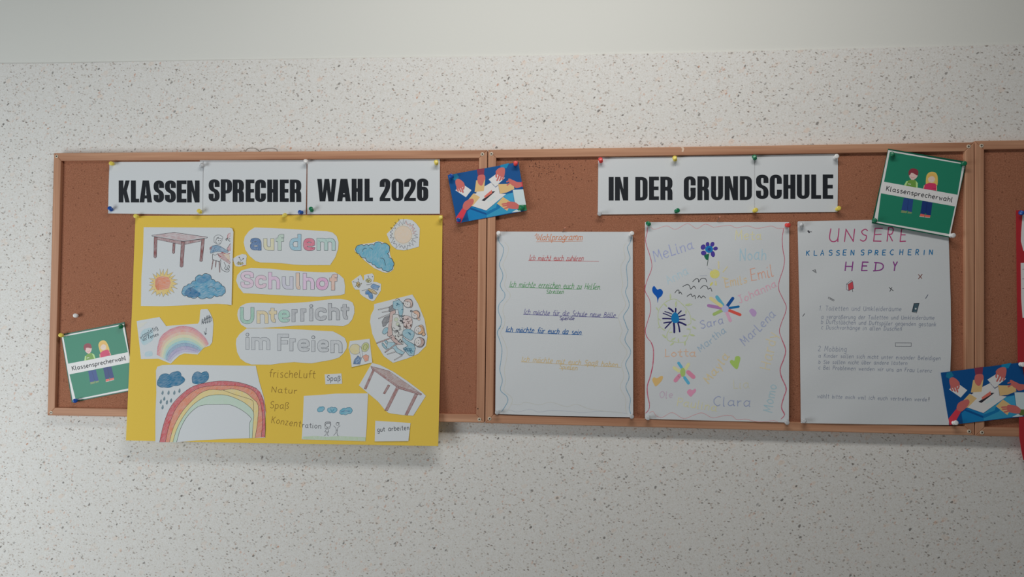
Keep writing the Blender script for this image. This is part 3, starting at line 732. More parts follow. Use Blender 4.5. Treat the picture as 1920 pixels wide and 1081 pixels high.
# insects cut-out
ob, dep = cut('paper_cutout', FK, [(125, 365), (220, 290), (350, 200), (390, 260), (420, 350), (440, 310), (440, 210), (520, 180), (650, 165), (690, 220), (690, 310), (670, 375), (760, 385), (870, 430), (865, 600), (800, 700), (700, 850), (650, 870), (560, 830), (420, 750), (340, 680), (325, 580), (220, 575), (170, 510), (140, 430)], 'cut-out with two bees and a blue butterfly')
D = draw(dep, FK); yb = crayon((196, 164, 84), .8)
D.fill(ellipse(290, 440, 45, 60), yb); D.stroke(ellipse(290, 440, 45, 60), .6, LINE, closed=True); D.stroke([(165, 378), (250, 395)], .5, LINE); D.stroke([(292, 310), (292, 390)], .5, LINE)
for x, y in ((165, 378), (292, 310), (545, 232), (652, 250)): D.fill(ellipse(x, y, 11, n=8), LINE)
D.stroke([(210, 500), (260, 470), (300, 530), (340, 480), (380, 410), (340, 430)], .7, mat((120, 105, 60)), True); D.stroke([(260, 420), (320, 450), (280, 480)], .9, LINE)
D.fill(ellipse(555, 345, 72, 50), crayon((190, 184, 110), .8)); D.stroke(ellipse(555, 345, 72, 50), .6, mat((110, 105, 60)), closed=True); D.stroke([(545, 240), (575, 300)], .5, LINE)
D.stroke([(500, 350), (530, 320), (540, 390), (570, 330), (600, 370)], .9, mat((92, 88, 50)), True)
for q, c in (([(620, 470), (680, 430), (760, 460), (835, 490), (800, 540), (790, 590), (690, 560), (620, 520)], (70, 128, 180)), ([(480, 620), (540, 590), (590, 640), (650, 690), (660, 800), (580, 790), (540, 700), (480, 690)], (48, 118, 178))):
    D.fill(q, crayon(c, .8), smooth=True); D.stroke(q, .5, OUTL, True, True)
D.fill(ellipse(655, 620, 130, 40, rot=.5), yb); D.stroke(ellipse(655, 620, 130, 40, rot=.5), .6, LINE, closed=True)
for k in range(5): D.stroke([(590 + k * 34, 570 + k * 20), (575 + k * 34, 625 + k * 18)], .6, mat((130, 105, 70)))
D.stroke([(380, 605), (460, 585), (530, 560)], .5, LINE, True); D.stroke([(500, 450), (580, 445), (640, 410)], .5, LINE, True)
D.build('insect_drawing', ob)
# small rainbow cut-out
def resample(pts, n):
    pts = catmull(pts, False, 8); L = [0]
    for a, b in zip(pts, pts[1:]): L.append(L[-1] + math.hypot(b[0] - a[0], b[1] - a[1]))
    out = []; j = 0
    for k in range(n):
        t = L[-1] * k / (n - 1)
        while j < len(L) - 2 and L[j + 1] < t: j += 1
        f_ = (t - L[j]) / max(1e-9, L[j + 1] - L[j]); a, b = pts[j], pts[j + 1]
        out.append((a[0] + (b[0] - a[0]) * f_, a[1] + (b[1] - a[1]) * f_))
    return out
def band(D, A, B, m_):
    D.fill(list(A) + list(reversed(B)), m_)
ob, dep = cut('paper_cutout', FJ, [(58, 248), (460, 178), (500, 230), (580, 340), (700, 325), (1140, 295), (1165, 250), (1180, 60), (1200, 42), (1310, 38), (1350, 100), (1395, 200), (1410, 300), (1400, 480), (1390, 620), (1350, 680), (1240, 720), (1135, 838), (900, 820), (820, 850), (740, 920), (660, 1000), (560, 960), (440, 910), (135, 918), (100, 600), (75, 400)], 'cut-out with a pale rainbow and scribbled words')
D = draw(dep, FJ)
A = resample([(412, 840), (430, 680), (480, 530), (600, 420), (760, 350), (900, 335), (1050, 365), (1180, 450), (1280, 560), (1328, 655)], 30)
B = resample([(650, 975), (700, 900), (790, 830), (900, 795), (1020, 800), (1130, 815)], 30)
cols = [(208, 128, 136), (214, 146, 138), (214, 176, 150), (208, 200, 158), (176, 200, 172), (138, 188, 196), (124, 158, 188), (158, 152, 190), (176, 170, 200)]
n_ = len(cols)
for k, c in enumerate(cols):
    f0, f1 = k / n_, (k + 1) / n_ + .01
    band(D, [(a[0] + (b[0] - a[0]) * f0, a[1] + (b[1] - a[1]) * f0) for a, b in zip(A, B)], [(a[0] + (b[0] - a[0]) * f1, a[1] + (b[1] - a[1]) * f1) for a, b in zip(A, B)], crayon(c, .82, .5 + .1 * k))
for f0, c in ((0.02, (196, 100, 120)), (.66, (96, 124, 164)), (.78, (120, 118, 168)), (.9, (134, 124, 172))):
    D.stroke([(a[0] + (b[0] - a[0]) * f0, a[1] + (b[1] - a[1]) * f0) for a, b in zip(A, B)][2:-2], .9, crayon(c, .7))
D.build('rainbow_drawing', ob)
D = draw(dep, FJ)
D.fill([(140, 440), (250, 375), (330, 385), (350, 560), (250, 650), (180, 670), (130, 600)], crayon((150, 192, 204), .6), smooth=True)
D.fill([(215, 795), (320, 780), (330, 860), (215, 870)], crayon((158, 194, 205), .6), smooth=True)
D.fill([(80, 290), (250, 260), (180, 330), (95, 380)], crayon((206, 202, 182), .5))
dk = mat((70, 80, 90))
text(D, 'wappletig', 130, 575, 430, 385, 75, .8, dk, .1); text(D, 'an Ferien', 170, 605, 445, 505, 62, .8, dk, .1)
D.build('lettering', ob, 'scribbled dark handwriting over a blue smear'); D = draw(dep, FJ)
D.stroke([(1205, 310), (1215, 210), (1235, 300), (1260, 180), (1275, 300), (1300, 150), (1310, 290), (1335, 140), (1345, 280), (1365, 180), (1370, 250), (1210, 270), (1370, 170), (1230, 230)], .7, dk, True)
D.stroke([(1285, 370), (1280, 440), (1268, 488)], .9, dk); D.stroke([(1245, 430), (1268, 488), (1295, 465)], .9, dk); D.build('scribble_drawing', ob, 'dark scribble with an arrow')
# large rainbow sheet
ob, dep = cut('drawing_sheet', FD, [(212, 452), (250, 440), (330, 437), (640, 442), (925, 445), (950, 560), (985, 680), (995, 760), (993, 965), (700, 975), (500, 985), (380, 995), (340, 1000), (198, 1000), (198, 800), (205, 640), (202, 480)],
              'sheet with a large red to green rainbow and rain clouds', curl=lambda x, y: 0.002 * max(0, (312 - x) / 20) ** 2)
R0 = [(228, 998), (260, 860), (310, 740), (390, 650), (480, 590), (600, 562), (690, 555), (800, 565), (900, 595), (950, 630), (983, 720), (994, 860), (991, 963)]
R1 = [(270, 998), (300, 870), (350, 750), (430, 660), (520, 605), (620, 590), (690, 588), (800, 592), (880, 610), (930, 650), (965, 740), (972, 860), (965, 963)]
R2 = [(300, 998), (330, 890), (390, 780), (460, 700), (530, 640), (600, 617), (680, 622), (760, 612), (850, 640), (900, 680), (942, 730), (938, 850), (920, 966)]
R3 = [(325, 998), (355, 900), (410, 800), (480, 720), (560, 670), (640, 655), (720, 660), (800, 690), (860, 725), (908, 780), (905, 870), (900, 968)]
R4 = [(352, 998), (380, 900), (430, 810), (500, 745), (560, 728), (640, 725), (740, 728), (830, 770), (895, 828), (880, 860), (880, 968)]
Rs = [resample(r, 44) for r in (R0, R1, R2, R3, R4)]
D = draw(dep, FD)
for a, b, c in zip(Rs, Rs[1:], ((200, 70, 76), (214, 122, 86), (218, 192, 116), (176, 200, 180))): band(D, a, b, crayon(c, .92, .9))
for r in Rs: D.stroke(r, .6, LINE)
D.stroke([(p[0] + 6, p[1] + 8) for p in Rs[0]][4:38], 1.0, crayon((186, 58, 74), .8)); D.stroke([(690, 622), (780, 655), (890, 690), (908, 720), (908, 780)], .6, LINE, True)
D.build('rainbow_drawing', ob)
D = draw(dep, FD); bl = crayon((12, 108, 152), .98, .4)
for an in ([(212, 580), (222, 540), (250, 505), (300, 510), (345, 488), (375, 490), (385, 520), (412, 545), (395, 570), (330, 590), (260, 600), (225, 595)], [(465, 555), (475, 505), (500, 488), (530, 500), (570, 487), (585, 520), (570, 555), (520, 572), (470, 570)]):
    q = scallop(an, .12); D.fill(q, bl); D.stroke(q, .6, mat((50, 90, 120)), closed=True)
dr = crayon((74, 112, 128), .9)
for x, y in ((250, 640), (293, 640), (335, 640), (372, 625), (262, 683), (237, 705), (281, 710), (311, 697), (250, 745)):
    D.fill([(x + 3, y - 17), (x + 8, y + 2), (x + 3, y + 14), (x - 4, y + 14), (x - 8, y + 3)], dr, smooth=True)
D.build('cloud_drawing', ob)
# written words straight on the card
pc = mat((138, 106, 44))
for a in (('frischeLuft', 155, 168, 705, 182, 95), ('Natur', 180, 348, 485, 368, 72), ('Spaß', 165, 538, 385, 550, 82), ('Konzent', 178, 712, 530, 765, 78)):
    D = draw(ydep, FF); text(D, *a, 1.0, pc, .06); D.build('written_word', yt)
ob, dep = cut('paper_label', FF, [(818, 135), (1018, 125), (1027, 248), (828, 255)], 'tiny white label reading Spaß')
D = draw(dep, FF); text(D, 'Spaß', 845, 210, 1005, 216, 62, 1.0, mat((72, 76, 86))); D.build('lettering', ob)
ob, dep = cut('drawing_sheet', FF, [(570, 393), (800, 378), (950, 365), (1337, 362), (1330, 500), (1318, 780), (1305, 932), (700, 915), (545, 910), (560, 650)], 'small sheet with three clouds and two stick figures')
D = draw(dep, FF); text(D, 'ration', 548, 768, 775, 782, 62, 1.0, mat((100, 102, 108))); D.build('lettering', ob)
D = draw(dep, FF)
for an in ([(735, 575), (745, 535), (775, 525), (815, 530), (805, 562), (770, 578)], [(855, 545), (880, 535), (920, 532), (965, 545), (955, 578), (900, 590), (860, 580)], [(998, 590), (1020, 555), (1075, 542), (1100, 532), (1140, 545), (1140, 588), (1098, 603), (1040, 610), (1002, 604)]):
    q = scallop(an, .2); D.fill(q, crayon((84, 164, 190), .85)); D.stroke(q, .7, mat((50, 110, 140)), closed=True)
D.stroke([(1010, 585), (1060, 570), (1120, 575)], 1.6, crayon((30, 110, 155), .9)); D.stroke([(890, 545), (905, 580), (930, 550)], .7, mat((50, 110, 140)), True)
D.build('cloud_drawing', ob)
D = draw(dep, FF); pg = mat((96, 98, 104))
D.stroke(ellipse(858, 738, 30, 28), .7, pg, closed=True); D.stroke([(820, 760), (825, 710), (870, 698), (890, 715), (888, 755)], .8, pg, True); D.stroke([(830, 712), (880, 720), (835, 728), (890, 705)], .8, pg)
D.stroke([(850, 768), (820, 820), (868, 822), (850, 768)], .7, pg); D.stroke([(818, 772), (840, 785)], .7, pg); D.stroke([(862, 785), (885, 770)], .7, pg)
D.stroke([(838, 825), (832, 858), (812, 866)], .7, pg); D.stroke([(855, 825), (852, 860), (866, 868)], .7, pg)
D.build('figure_drawing', ob); D = draw(dep, FF); D.stroke(ellipse(972, 726, 18, 18), .7, pg, closed=True); D.stroke([(955, 715), (990, 710), (985, 730)], .9, pg)
D.stroke([(925, 748), (950, 770), (958, 800), (950, 835), (925, 865)], .7, pg); D.stroke([(1005, 745), (975, 770), (970, 800), (965, 830), (972, 865), (985, 866)], .7, pg); D.stroke([(952, 800), (972, 802)], .7, pg)
D.build('figure_drawing', ob)
D = draw(dep, FF); D.fill([(550, 905), (560, 878), (700, 868), (850, 880), (1000, 870), (1150, 878), (1308, 885), (1304, 928), (700, 912)], crayon((170, 194, 158), .75, 1.4)); D.build('grass_drawing', ob)
# butterfly patch, table cut-out, label
ob, dep = cut('paper_cutout', FG, [(55, 345), (185, 330), (192, 400), (202, 485), (68, 515), (60, 440), (47, 390)], 'small cut-out with a four-coloured butterfly', curl=lambda x, y: .0015 * max(0, (y - 665) / 20))
D = draw(dep, FG)
for q, c in ((ellipse(90, 398, 36, 34), (206, 192, 132)), (ellipse(156, 385, 24, 32, rot=.4), (178, 182, 108)), ([(78, 495), (84, 468), (108, 440), (131, 458), (122, 496)], (46, 98, 152)), ([(138, 445), (160, 432), (180, 442), (176, 472), (155, 480)], (212, 136, 104))):
    D.fill(q, crayon(c, .8)); D.stroke(q, .5, SOFT, closed=True)
D.fill(ellipse(128, 418, 8, 38, rot=-.15), M_paper); D.stroke(ellipse(128, 418, 8, 38, rot=-.15), .5, SOFT, closed=True)
D.stroke([(95, 475), (112, 460), (118, 475), (100, 488)], .8, mat((150, 180, 205)), closed=True); D.stroke(ellipse(156, 385, 12, 18, rot=.4), .7, mat((120, 140, 70)), closed=True)
D.build('butterfly_drawing', ob)
ob, dep = cut('paper_cutout', FG, [(115, 635), (200, 488), (250, 500), (340, 545), (430, 605), (530, 680), (552, 703), (470, 832), (400, 828), (310, 815), (285, 795), (240, 740), (180, 690)], 'tilted cut-out of a brown table')
D = draw(dep, FG); b1 = crayon((158, 120, 112), .65, .5); b2 = crayon((150, 96, 92), .8, 1.0)
for q, c in (([(205, 530), (217, 535), (162, 660), (148, 655)], b2), ([(305, 630), (318, 635), (285, 690), (273, 687)], b2), ([(192, 508), (310, 540), (525, 690), (375, 640)], b1), ([(192, 508), (375, 640), (375, 655), (200, 528)], b2), ([(375, 640), (525, 690), (520, 698), (376, 656)], b2), ([(360, 642), (378, 650), (302, 800), (283, 798)], b2), ([(480, 690), (500, 693), (432, 828), (415, 825)], b2)):
    D.fill(q, c); D.stroke(q, .6, mat((112, 74, 72)), closed=True)
D.build('table_drawing', ob)
ob, dep = cut('paper_label', FG, [(222, 865), (452, 880), (438, 998), (218, 1000)], 'white label reading gut arbeiten', curl=lambda x, y: .0012 * max(0, (y - 800) / 26))
D = draw(dep, FG); text(D, 'gut arbeiten', 235, 938, 444, 924, 30, 1.0, mat((70, 74, 82))); D.build('lettering', ob)
# children around a table
ob, dep = cut('paper_cutout', FH, [(85, 185), (400, 105), (620, 50), (700, 180), (790, 400), (830, 640), (810, 770), (700, 880), (560, 940), (350, 1005), (220, 910), (130, 760), (60, 600), (28, 430), (40, 340), (85, 250)], 'large cut-out of four children sitting round a table')
D = draw(dep, FH); bc = crayon((118, 172, 190), .75); pk = crayon((190, 156, 148), .8); dkc = crayon((112, 112, 118), .85)
def shape(q, c, lw=.55, sm=False):
    D.fill(q, c, smooth=sm); D.stroke(q, lw, LINE, sm, True)
for a, b in (((145, 262), (290, 230)), ((200, 298), (300, 284)), ((150, 385), (310, 318)), ((270, 885), (388, 850)), ((370, 965), (475, 905)), ((475, 905), (385, 835))):
    D.stroke([a, b], 1.8, LINE); D.stroke([a, b], .9, crayon((196, 190, 190), .8))
shape([(290, 280), (300, 220), (350, 190), (385, 265), (310, 292)], dkc); shape([(195, 430), (230, 370), (315, 335), (295, 420), (240, 490), (208, 498)], dkc)
shape([(350, 150), (430, 122), (490, 170), (490, 290), (470, 375), (435, 335), (420, 262), (380, 262), (350, 240)], bc)
D.stroke([(385, 125), (400, 108), (430, 112), (440, 130)], .6, LINE, True)
shape([(200, 580), (230, 520), (275, 515), (280, 560), (235, 605)], bc, sm=True)
shape([(350, 330), (420, 330), (500, 480), (490, 640), (490, 750), (345, 620), (330, 480)], crayon((196, 196, 190), .6))
shape([(310, 290), (380, 268), (386, 310), (350, 330), (330, 500), (342, 612), (290, 642), (270, 620)], pk); shape([(300, 640), (345, 612), (430, 715), (480, 748), (410, 752), (340, 692)], pk)
for x, y, r in ((395, 400, 28), (415, 465, 25)): D.fill(ellipse(x, y, r), crayon((184, 194, 166), .9)); D.stroke(ellipse(x, y, r), .4, SOFT, closed=True)
shape([(500, 350), (590, 362), (622, 430), (590, 530), (520, 512), (488, 440)], crayon((204, 172, 164), .6), sm=True)
shape([(490, 560), (560, 530), (640, 572), (640, 640), (600, 690), (550, 668), (490, 622)], bc, sm=True)
shape([(270, 712), (370, 722), (410, 800), (510, 862), (480, 892), (400, 862), (355, 800), (258, 812)], crayon((134, 182, 198), .7)); shape([(195, 730), (215, 735), (262, 800), (250, 815), (205, 770)], bc, sm=True); shape([(230, 700), (250, 690), (275, 720), (265, 745)], bc, sm=True)
shape([(480, 640), (540, 690), (640, 745), (662, 800), (640, 900), (580, 908), (520, 840), (490, 800), (560, 770), (485, 700)], bc)
for a, b in (((125, 728), (330, 652)), ((240, 855), (400, 738))): D.stroke([a, b], 2.2, LINE); D.stroke([a, b], 1.3, crayon((184, 150, 144), .9))
rr = random.Random(12)
for k in range(26):
    x, y = rr.uniform(365, 490), rr.uniform(480, 700) if k < 15 else rr.uniform(330, 520)
    x += max(0, (y - 600) * .4) if k < 15 else 70
    D.stroke([(x + rr.uniform(-26, 26), y + rr.uniform(-26, 26)) for _ in range(4)], .6, LINE, True)
for k in range(16):
    x, y = rr.uniform(505, 610), rr.uniform(370, 520); D.stroke([(x + rr.uniform(-22, 22), y + rr.uniform(-22, 22)) for _ in range(3)], .6, mat((110, 84, 80)), True)
for k in range(14):
    x, y = rr.choice([(420, 190), (460, 260), (570, 600), (580, 830), (530, 820), (610, 850)]); D.stroke([(x + rr.uniform(-34, 34), y + rr.uniform(-34, 34)) for _ in range(3)], .7, mat((60, 110, 140)), True)
def head(cx, cy, r, hair, q):
    D.fill(ellipse(cx, cy, r, r * .95), crayon((206, 198, 194), .6)); D.fill(q, hair, smooth=True); D.stroke(ellipse(cx, cy, r, r * .95), .7, LINE, closed=True); D.stroke(q, .5, LINE, True, True)
    for dx, dy in ((-.15, -.3), (-.15, .25)): D.fill(ellipse(cx + dx * r, cy + dy * r, 6, n=8), LINE)
    D.stroke([(cx - .55 * r, cy - .12 * r), (cx - .6 * r, cy + .1 * r), (cx - .5 * r, cy + .25 * r)], .5, LINE, True)
head(560, 172, 62, crayon((200, 164, 148), .8), [(505, 140), (545, 112), (600, 122), (625, 180), (610, 226), (588, 226), (592, 165), (545, 150)])
head(664, 332, 58, crayon((214, 160, 124), .85), [(630, 288), (680, 272), (720, 310), (718, 370), (680, 392), (690, 340), (660, 320)])
D.fill(ellipse(712, 398, 16, 14), crayon((214, 160, 124), .85)); D.stroke([(625, 285), (600, 270), (592, 285), (615, 292)], .8, LINE, True)
head(712, 548, 62, crayon((220, 162, 108), .9), [(705, 490), (755, 478), (785, 545), (780, 600), (715, 604), (700, 585), (742, 560), (740, 520)])
D.fill(ellipse(776, 606, 24, 20), crayon((220, 162, 108), .9)); D.stroke(ellipse(776, 606, 24, 20), .6, LINE, closed=True)
head(718, 714, 68, crayon((176, 140, 126), .9), [(715, 648), (775, 672), (788, 730), (750, 782), (690, 778), (735, 745), (742, 690)])
D.stroke([(470, 165), (500, 180)], .7, LINE); D.stroke([(640, 740), (665, 760)], .7, LINE)
D.build('children_drawing', ob)

# ------------------------------------------------------------------ the three large written sheets
def sheet(outline, d0, d1, y0, y1, label, seed, amp=0.0008):
    dep = slope(y0, d0, y1, d1, amp, seed, 120)
    org = base_of(outline, dep)
    t = thing('paper_sheet', org, label, 'paper sheet', 'large hand-written sheets')
    paper('sheet', outline, dep, org, M_paper, t, step=9)
    return t, dep, org
s1 = [(931.2, 433.8), (1060, 434.2), (1186.4, 434.4), (1186.8, 610), (1187.2, 781.8), (1060, 779.5), (928.6, 775.6), (930, 600)]
t1, d1, o1 = sheet(s1, .0176, 0.0256, 434, 780, 'white sheet of coloured handwriting with blue wavy edges on the middle board', 11)
D = Draw(d1, o1); S1 = crop(900, 420, 5.406); S1b = crop(900, 600, 4.7)
def line(tf, m_, s, x0, y0, x1, y1, cap, ul=None, wd=0.85, slant=.22):
    global D
    if len(D.v): D.build('written_line', t1)
    D = Draw(d1, o1, tf); text(D, s, x0, y0, x1, y1, cap, wd, m_, slant, join=True, gap=2.0)
    if ul: D.stroke(ul, .6, m_)
line(S1, mat((208, 122, 76)), 'Wahlprogramm', 575, 164, 1035, 160, 64, [(570, 178), (1040, 172)], 1.1)
D.stroke([(555, 120), (575, 95), (570, 150)], .9, mat((208, 122, 76)))
line(S1, mat((192, 62, 66)), 'Ich möcht euch zuhören', 495, 366, 1045, 370, 54, [(488, 367), (1205, 377)])
line(S1, mat((72, 150, 84)), 'Ich möchte erreichen euch zu Helfen.', 295, 634, 1225, 662, 58, [(290, 638), (1030, 660)]); D.use(S1); text(D, 'Streiten', 672, 702, 845, 704, 42, .85, mat((72, 150, 84)), .15, True)
line(S1, mat((84, 78, 150)), 'Ich möchte für die Schule neue Bälle.', 440, 910, 1385, 946, 52, [(438, 914), (1398, 950)], .8); text(D, 'Spende', 805, 970, 955, 970, 38, .85, mat((72, 64, 140)), .15, True)
line(S1b, mat((22, 92, 162)), 'Ich möchte für euch da sein', 224, 101, 890, 127, 46, [(222, 103), (902, 130)], 1.25)
line(S1b, mat((206, 180, 128)), 'Ich möchte mit euch Spaß haben.', 362, 362, 1225, 412, 46, [(362, 366), (1240, 415)], 1.0); text(D, 'Spielen', 697, 425, 855, 440, 40, 1.0, mat((206, 182, 132)), .1, True)
D.build('written_line', t1)
D = Draw(d1, o1, S1); wv = crayon((84, 146, 178), .8)
La = [(180, 130), (195, 180), (237, 240), (230, 310), (197, 400), (205, 440), (230, 500), (228, 550), (205, 610), (220, 660), (250, 700), (245, 750), (195, 810), (185, 880), (215, 960), (212, 1020), (197, 1060)]
Ra = [(1535, 130), (1520, 190), (1495, 235), (1510, 300), (1520, 350), (1485, 430), (1495, 560), (1495, 620), (1475, 690), (1510, 790), (1505, 850), (1455, 930), (1470, 990), (1495, 1060)]
Lb = [(180, 50), (152, 110), (175, 180), (193, 260), (185, 350), (175, 440), (197, 530), (180, 615), (235, 670), (242, 720), (190, 805)]
Rb = [(1305, 90), (1277, 175), (1325, 260), (1320, 310), (1283, 385), (1310, 470), (1310, 520), (1285, 590), (1325, 690), (1315, 770), (1330, 830)]
pale = mat((196, 196, 186)); faint = mat((178, 184, 194))
for a, b in ((La, Lb), (Ra, Rb)):
    q = [S1(*p) for p in a] + [S1b(*p) for p in b]
    D.stroke(q, 1.2, wv, True, raw=True)
    k = 8 if a is La else -9
    D.stroke([(x + k + 2 * math.sin(y / 17), y) for x, y in q[1:]], .8, pale, True, raw=True)
D.use(S1b); D.stroke([(240, 790), (280, 795), (330, 808), (440, 785), (520, 808), (620, 795), (800, 802), (900, 812), (1100, 800), (1300, 822)], .6, faint, True)
D.stroke([(270, 735), (350, 745), (400, 720), (520, 745), (620, 720), (760, 760), (850, 740), (960, 780), (1100, 800), (1250, 815)], .6, pale, True)
D.build('wavy_border', t1, 'blue crayon wavy lines')

s2 = [(1209.3, 416.3), (1340, 416.2), (1479.6, 416.1), (1479.8, 600), (1479.1, 791.6), (1340, 788.2), (1209.3, 784.6), (1209.2, 600)]
t2, d2, o2 = sheet(s2, .0176, 0.0256, 416, 790, 'white sheet covered in children\'s first names, flowers and hearts inside a red border', 23)
A2 = crop(1200, 400, 5.405); B2 = crop(1340, 400, 5.405); C2 = crop(1200, 590, 5.147); D2 = crop(1340, 590, 5.147); W2 = crop(1220, 530, 7.72)
def nm(s, p0, p1, cap, c, wd=1.7, k=.7):
    D = Draw(d2, o2); text(D, s, p0[0], p0[1], p1[0], p1[1], cap, wd, crayon(c, .9, 1.0, .6), .05, jit=.4)
    D.build('written_name', t2)
nm('MeLina', A2(150, 488), A2(545, 352), 19, (140, 150, 200)); nm('Meta', B2(205, 266), B2(470, 262), 15.5, (204, 198, 148), 1.8); nm('Noah', B2(250, 474), B2(522, 468), 20, (146, 186, 204), 1.8)
nm('Anna', A2(285, 722), A2(492, 605), 16.5, (164, 192, 206), 1.8); nm('Emils', B2(105, 748), B2(330, 702), 15, (216, 176, 130), 1.8); nm('Emil', B2(370, 682), B2(602, 634), 21, (208, 146, 122), 1.7)
nm('Johanna', B2(255, 912), B2(630, 738), 14, (208, 152, 172), 1.8); nm('Sara', C2(588, 134), D2(88, 84), 15, (132, 142, 186), 1.6); nm('Martha', C2(580, 362), D2(112, 162), 13, (132, 164, 190), 1.4)
nm('MarLena', D2(288, 302), B2(622, 1032), 16, (140, 152, 192), 1.6); nm('Lotta', C2(238, 402), C2(535, 398), 13.5, (214, 160, 124), 1.7); nm('Mayla', C2(662, 668), D2(142, 404), 15, (216, 184, 132), 2.0)
nm('Hardy', D2(532, 536), D2(608, 180), 20, (212, 190, 150), 1.9); nm('Lia', D2(178, 712), D2(332, 704), 17, (192, 190, 164), 1.4); nm('Clara', C2(708, 872), D2(345, 882), 17.5, (128, 142, 182), 1.6)
nm('Paulina', C2(352, 872), C2(735, 930), 14.5, (200, 196, 150), 1.7); nm('Ole', C2(188, 798), C2(315, 800), 13.5, (184, 158, 180), 1.5); nm('Momo', D2(548, 948), D2(600, 680), 18, (148, 182, 194), 1.9)
def solid(c): return mat(c, .56)
D = Draw(d2, o2, A2)
for x, y, a, b, r in ((640, 340, 22, 26, .6), (685, 314, 17, 24, 0), (733, 312, 18, 24, .4), (765, 355, 22, 17, -.3), (738, 410, 19, 29, -.2), (645, 400, 25, 22, .2)): D.fill(ellipse(x, y, a, b, rot=r), solid((70, 54, 150))); D.stroke(ellipse(x, y, a, b, rot=r), .7, solid((48, 40, 120)), closed=True)
D.fill(ellipse(700, 362, 40, 36), solid((16, 112, 178))); D.fill(ellipse(702, 362, 17, 17), solid((30, 66, 146))); D.stroke([(700, 398), (690, 465), (680, 530)], 1.0, mat((48, 70, 62)))
D.fill([(650, 425), (695, 412), (692, 462), (672, 468)], solid((22, 98, 70)), smooth=True)
D.build('flower_drawing', t2, 'purple and blue flower')
D = Draw(d2, o2, A2); ys = crayon((220, 198, 84), .95, .8, .6); yp = crayon((206, 192, 130), .7, .8, .6)
D.fill(ellipse(757, 612, 50, 46), ys)
for a, b, wd, mm in (((795, 490), (797, 555), 2.8, yp), ((605, 630), (680, 628), 1.3, faint), ((690, 552), (738, 578), 1.3, faint), ((715, 725), (732, 702), 3.4, ys), ((765, 690), (770, 722), 3, ys)): D.stroke([a, b], wd, mm)
D.use(B2)
for a, b, wd in (((128, 540), (85, 592), 2), ((80, 648), (130, 662), 2), ((0, 715), (14, 690), 2)): D.stroke([a, b], wd, yp)
D.build('sun_drawing', t2)
D = Draw(d2, o2, A2); bk = mat((42, 44, 52))
for q in ([(532, 692), (565, 662), (590, 665), (595, 695), (620, 660), (665, 662), (675, 695)], [(432, 740), (475, 720), (500, 730), (515, 765), (545, 735), (565, 760)], [(612, 760), (645, 730), (680, 740), (690, 765), (715, 755), (730, 790)], [(352, 805), (375, 778), (395, 780), (395, 810), (410, 795), (425, 820)], [(475, 840), (515, 815), (530, 840), (555, 830), (560, 865)], [(585, 855), (600, 830), (620, 855), (640, 835), (665, 855)]): D.stroke(q, 1.1, bk, True)
D.build('bird_drawing', t2, 'row of black bird strokes')
def heart(tf, q, c, label):
    D = Draw(d2, o2, tf); D.fill(q, solid(c), smooth=True); D.build('heart_drawing', t2, label)
heart(A2, [(178, 905), (170, 850), (130, 800), (125, 755), (145, 735), (175, 770), (205, 762), (232, 790), (222, 830), (190, 860)], (10, 80, 172), 'blue heart')
heart(B2, [(350, 985), (375, 963), (405, 975), (425, 1005), (410, 1040), (385, 1040), (365, 1015)], (172, 142, 188), 'mauve heart')
heart(C2, [(118, 625), (135, 600), (162, 610), (205, 588), (222, 600), (205, 640), (155, 688), (135, 668)], (226, 164, 100), 'orange heart')
heart(C2, [(453, 740), (480, 714), (503, 727), (532, 710), (540, 735), (512, 768), (490, 788), (464, 766)], (212, 134, 164), 'pink heart')
heart(D2, [(146, 448), (165, 434), (190, 440), (200, 404), (232, 398), (248, 416), (237, 468), (214, 524), (162, 480)], (150, 184, 88), 'green heart')
D = Draw(d2, o2, W2); gl = crayon((172, 188, 122), .85, .8, .6)
D.stroke([(285, 240), (200, 290), (120, 390), (105, 500), (125, 620), (200, 680)], 1.2, gl, True); D.stroke([(285, 240), (370, 240), (480, 330), (560, 440), (580, 530), (575, 590), (500, 620)], 1.2, gl, True)
D.stroke([(570, 680), (568, 730), (540, 770), (500, 850), (400, 860), (340, 850), (250, 830), (235, 740), (290, 640)], 1.2, gl, True)
for a in ((285, 155, 285, 235), (190, 295, 235, 345), (75, 350, 110, 400), (105, 515, 150, 545), (100, 655, 140, 630), (170, 670, 210, 685), (165, 745, 225, 800), (260, 720, 315, 710), (280, 905, 340, 860), (290, 835, 360, 790), (395, 800, 405, 860), (495, 840, 495, 910), (455, 770, 530, 765), (560, 745, 640, 765), (515, 665, 585, 670), (600, 630, 660, 665), (590, 510, 650, 545), (495, 320, 605, 310), (510, 390, 510, 450), (370, 260, 362, 350)):
    x0, y0, x1, y1 = a; nx, ny = (y1 - y0) * .16, -(x1 - x0) * .16; mx, my = (x0 + x1) / 2, (y0 + y1) / 2
    D.fill([(x0, y0), (mx + nx, my + ny), (x1, y1), (mx - nx, my - ny)], gl, smooth=True)
D.build('wreath_drawing', t2, 'pale green leafy wreath')
D = Draw(d2, o2, W2); nv = solid((34, 32, 96))
for x0, y0, x1, y1, wd in ((325, 415, 262, 365, 26), (358, 425, 362, 370, 22), (395, 450, 440, 405, 18), (405, 490, 495, 462, 18), (410, 528, 495, 528, 18), (405, 565, 510, 610, 24), (395, 580, 420, 705, 22), (335, 580, 342, 715, 28), (300, 560, 210, 655, 18), (300, 565, 190, 580, 17), (300, 520, 175, 515, 18), (300, 490, 180, 440, 14), (305, 450, 205, 415, 13)): D.stroke([(x0, y0), ((x0 + x1) / 2 + 3, (y0 + y1) / 2 - 3), (x1, y1)], wd / 7.72, nv)
D.fill([(350, 425), (395, 460), (412, 540), (390, 572), (340, 578), (302, 545), (305, 470)], solid((16, 114, 176)), smooth=True)
D.build('flower_drawing', t2, 'dark blue flower inside the wreath')
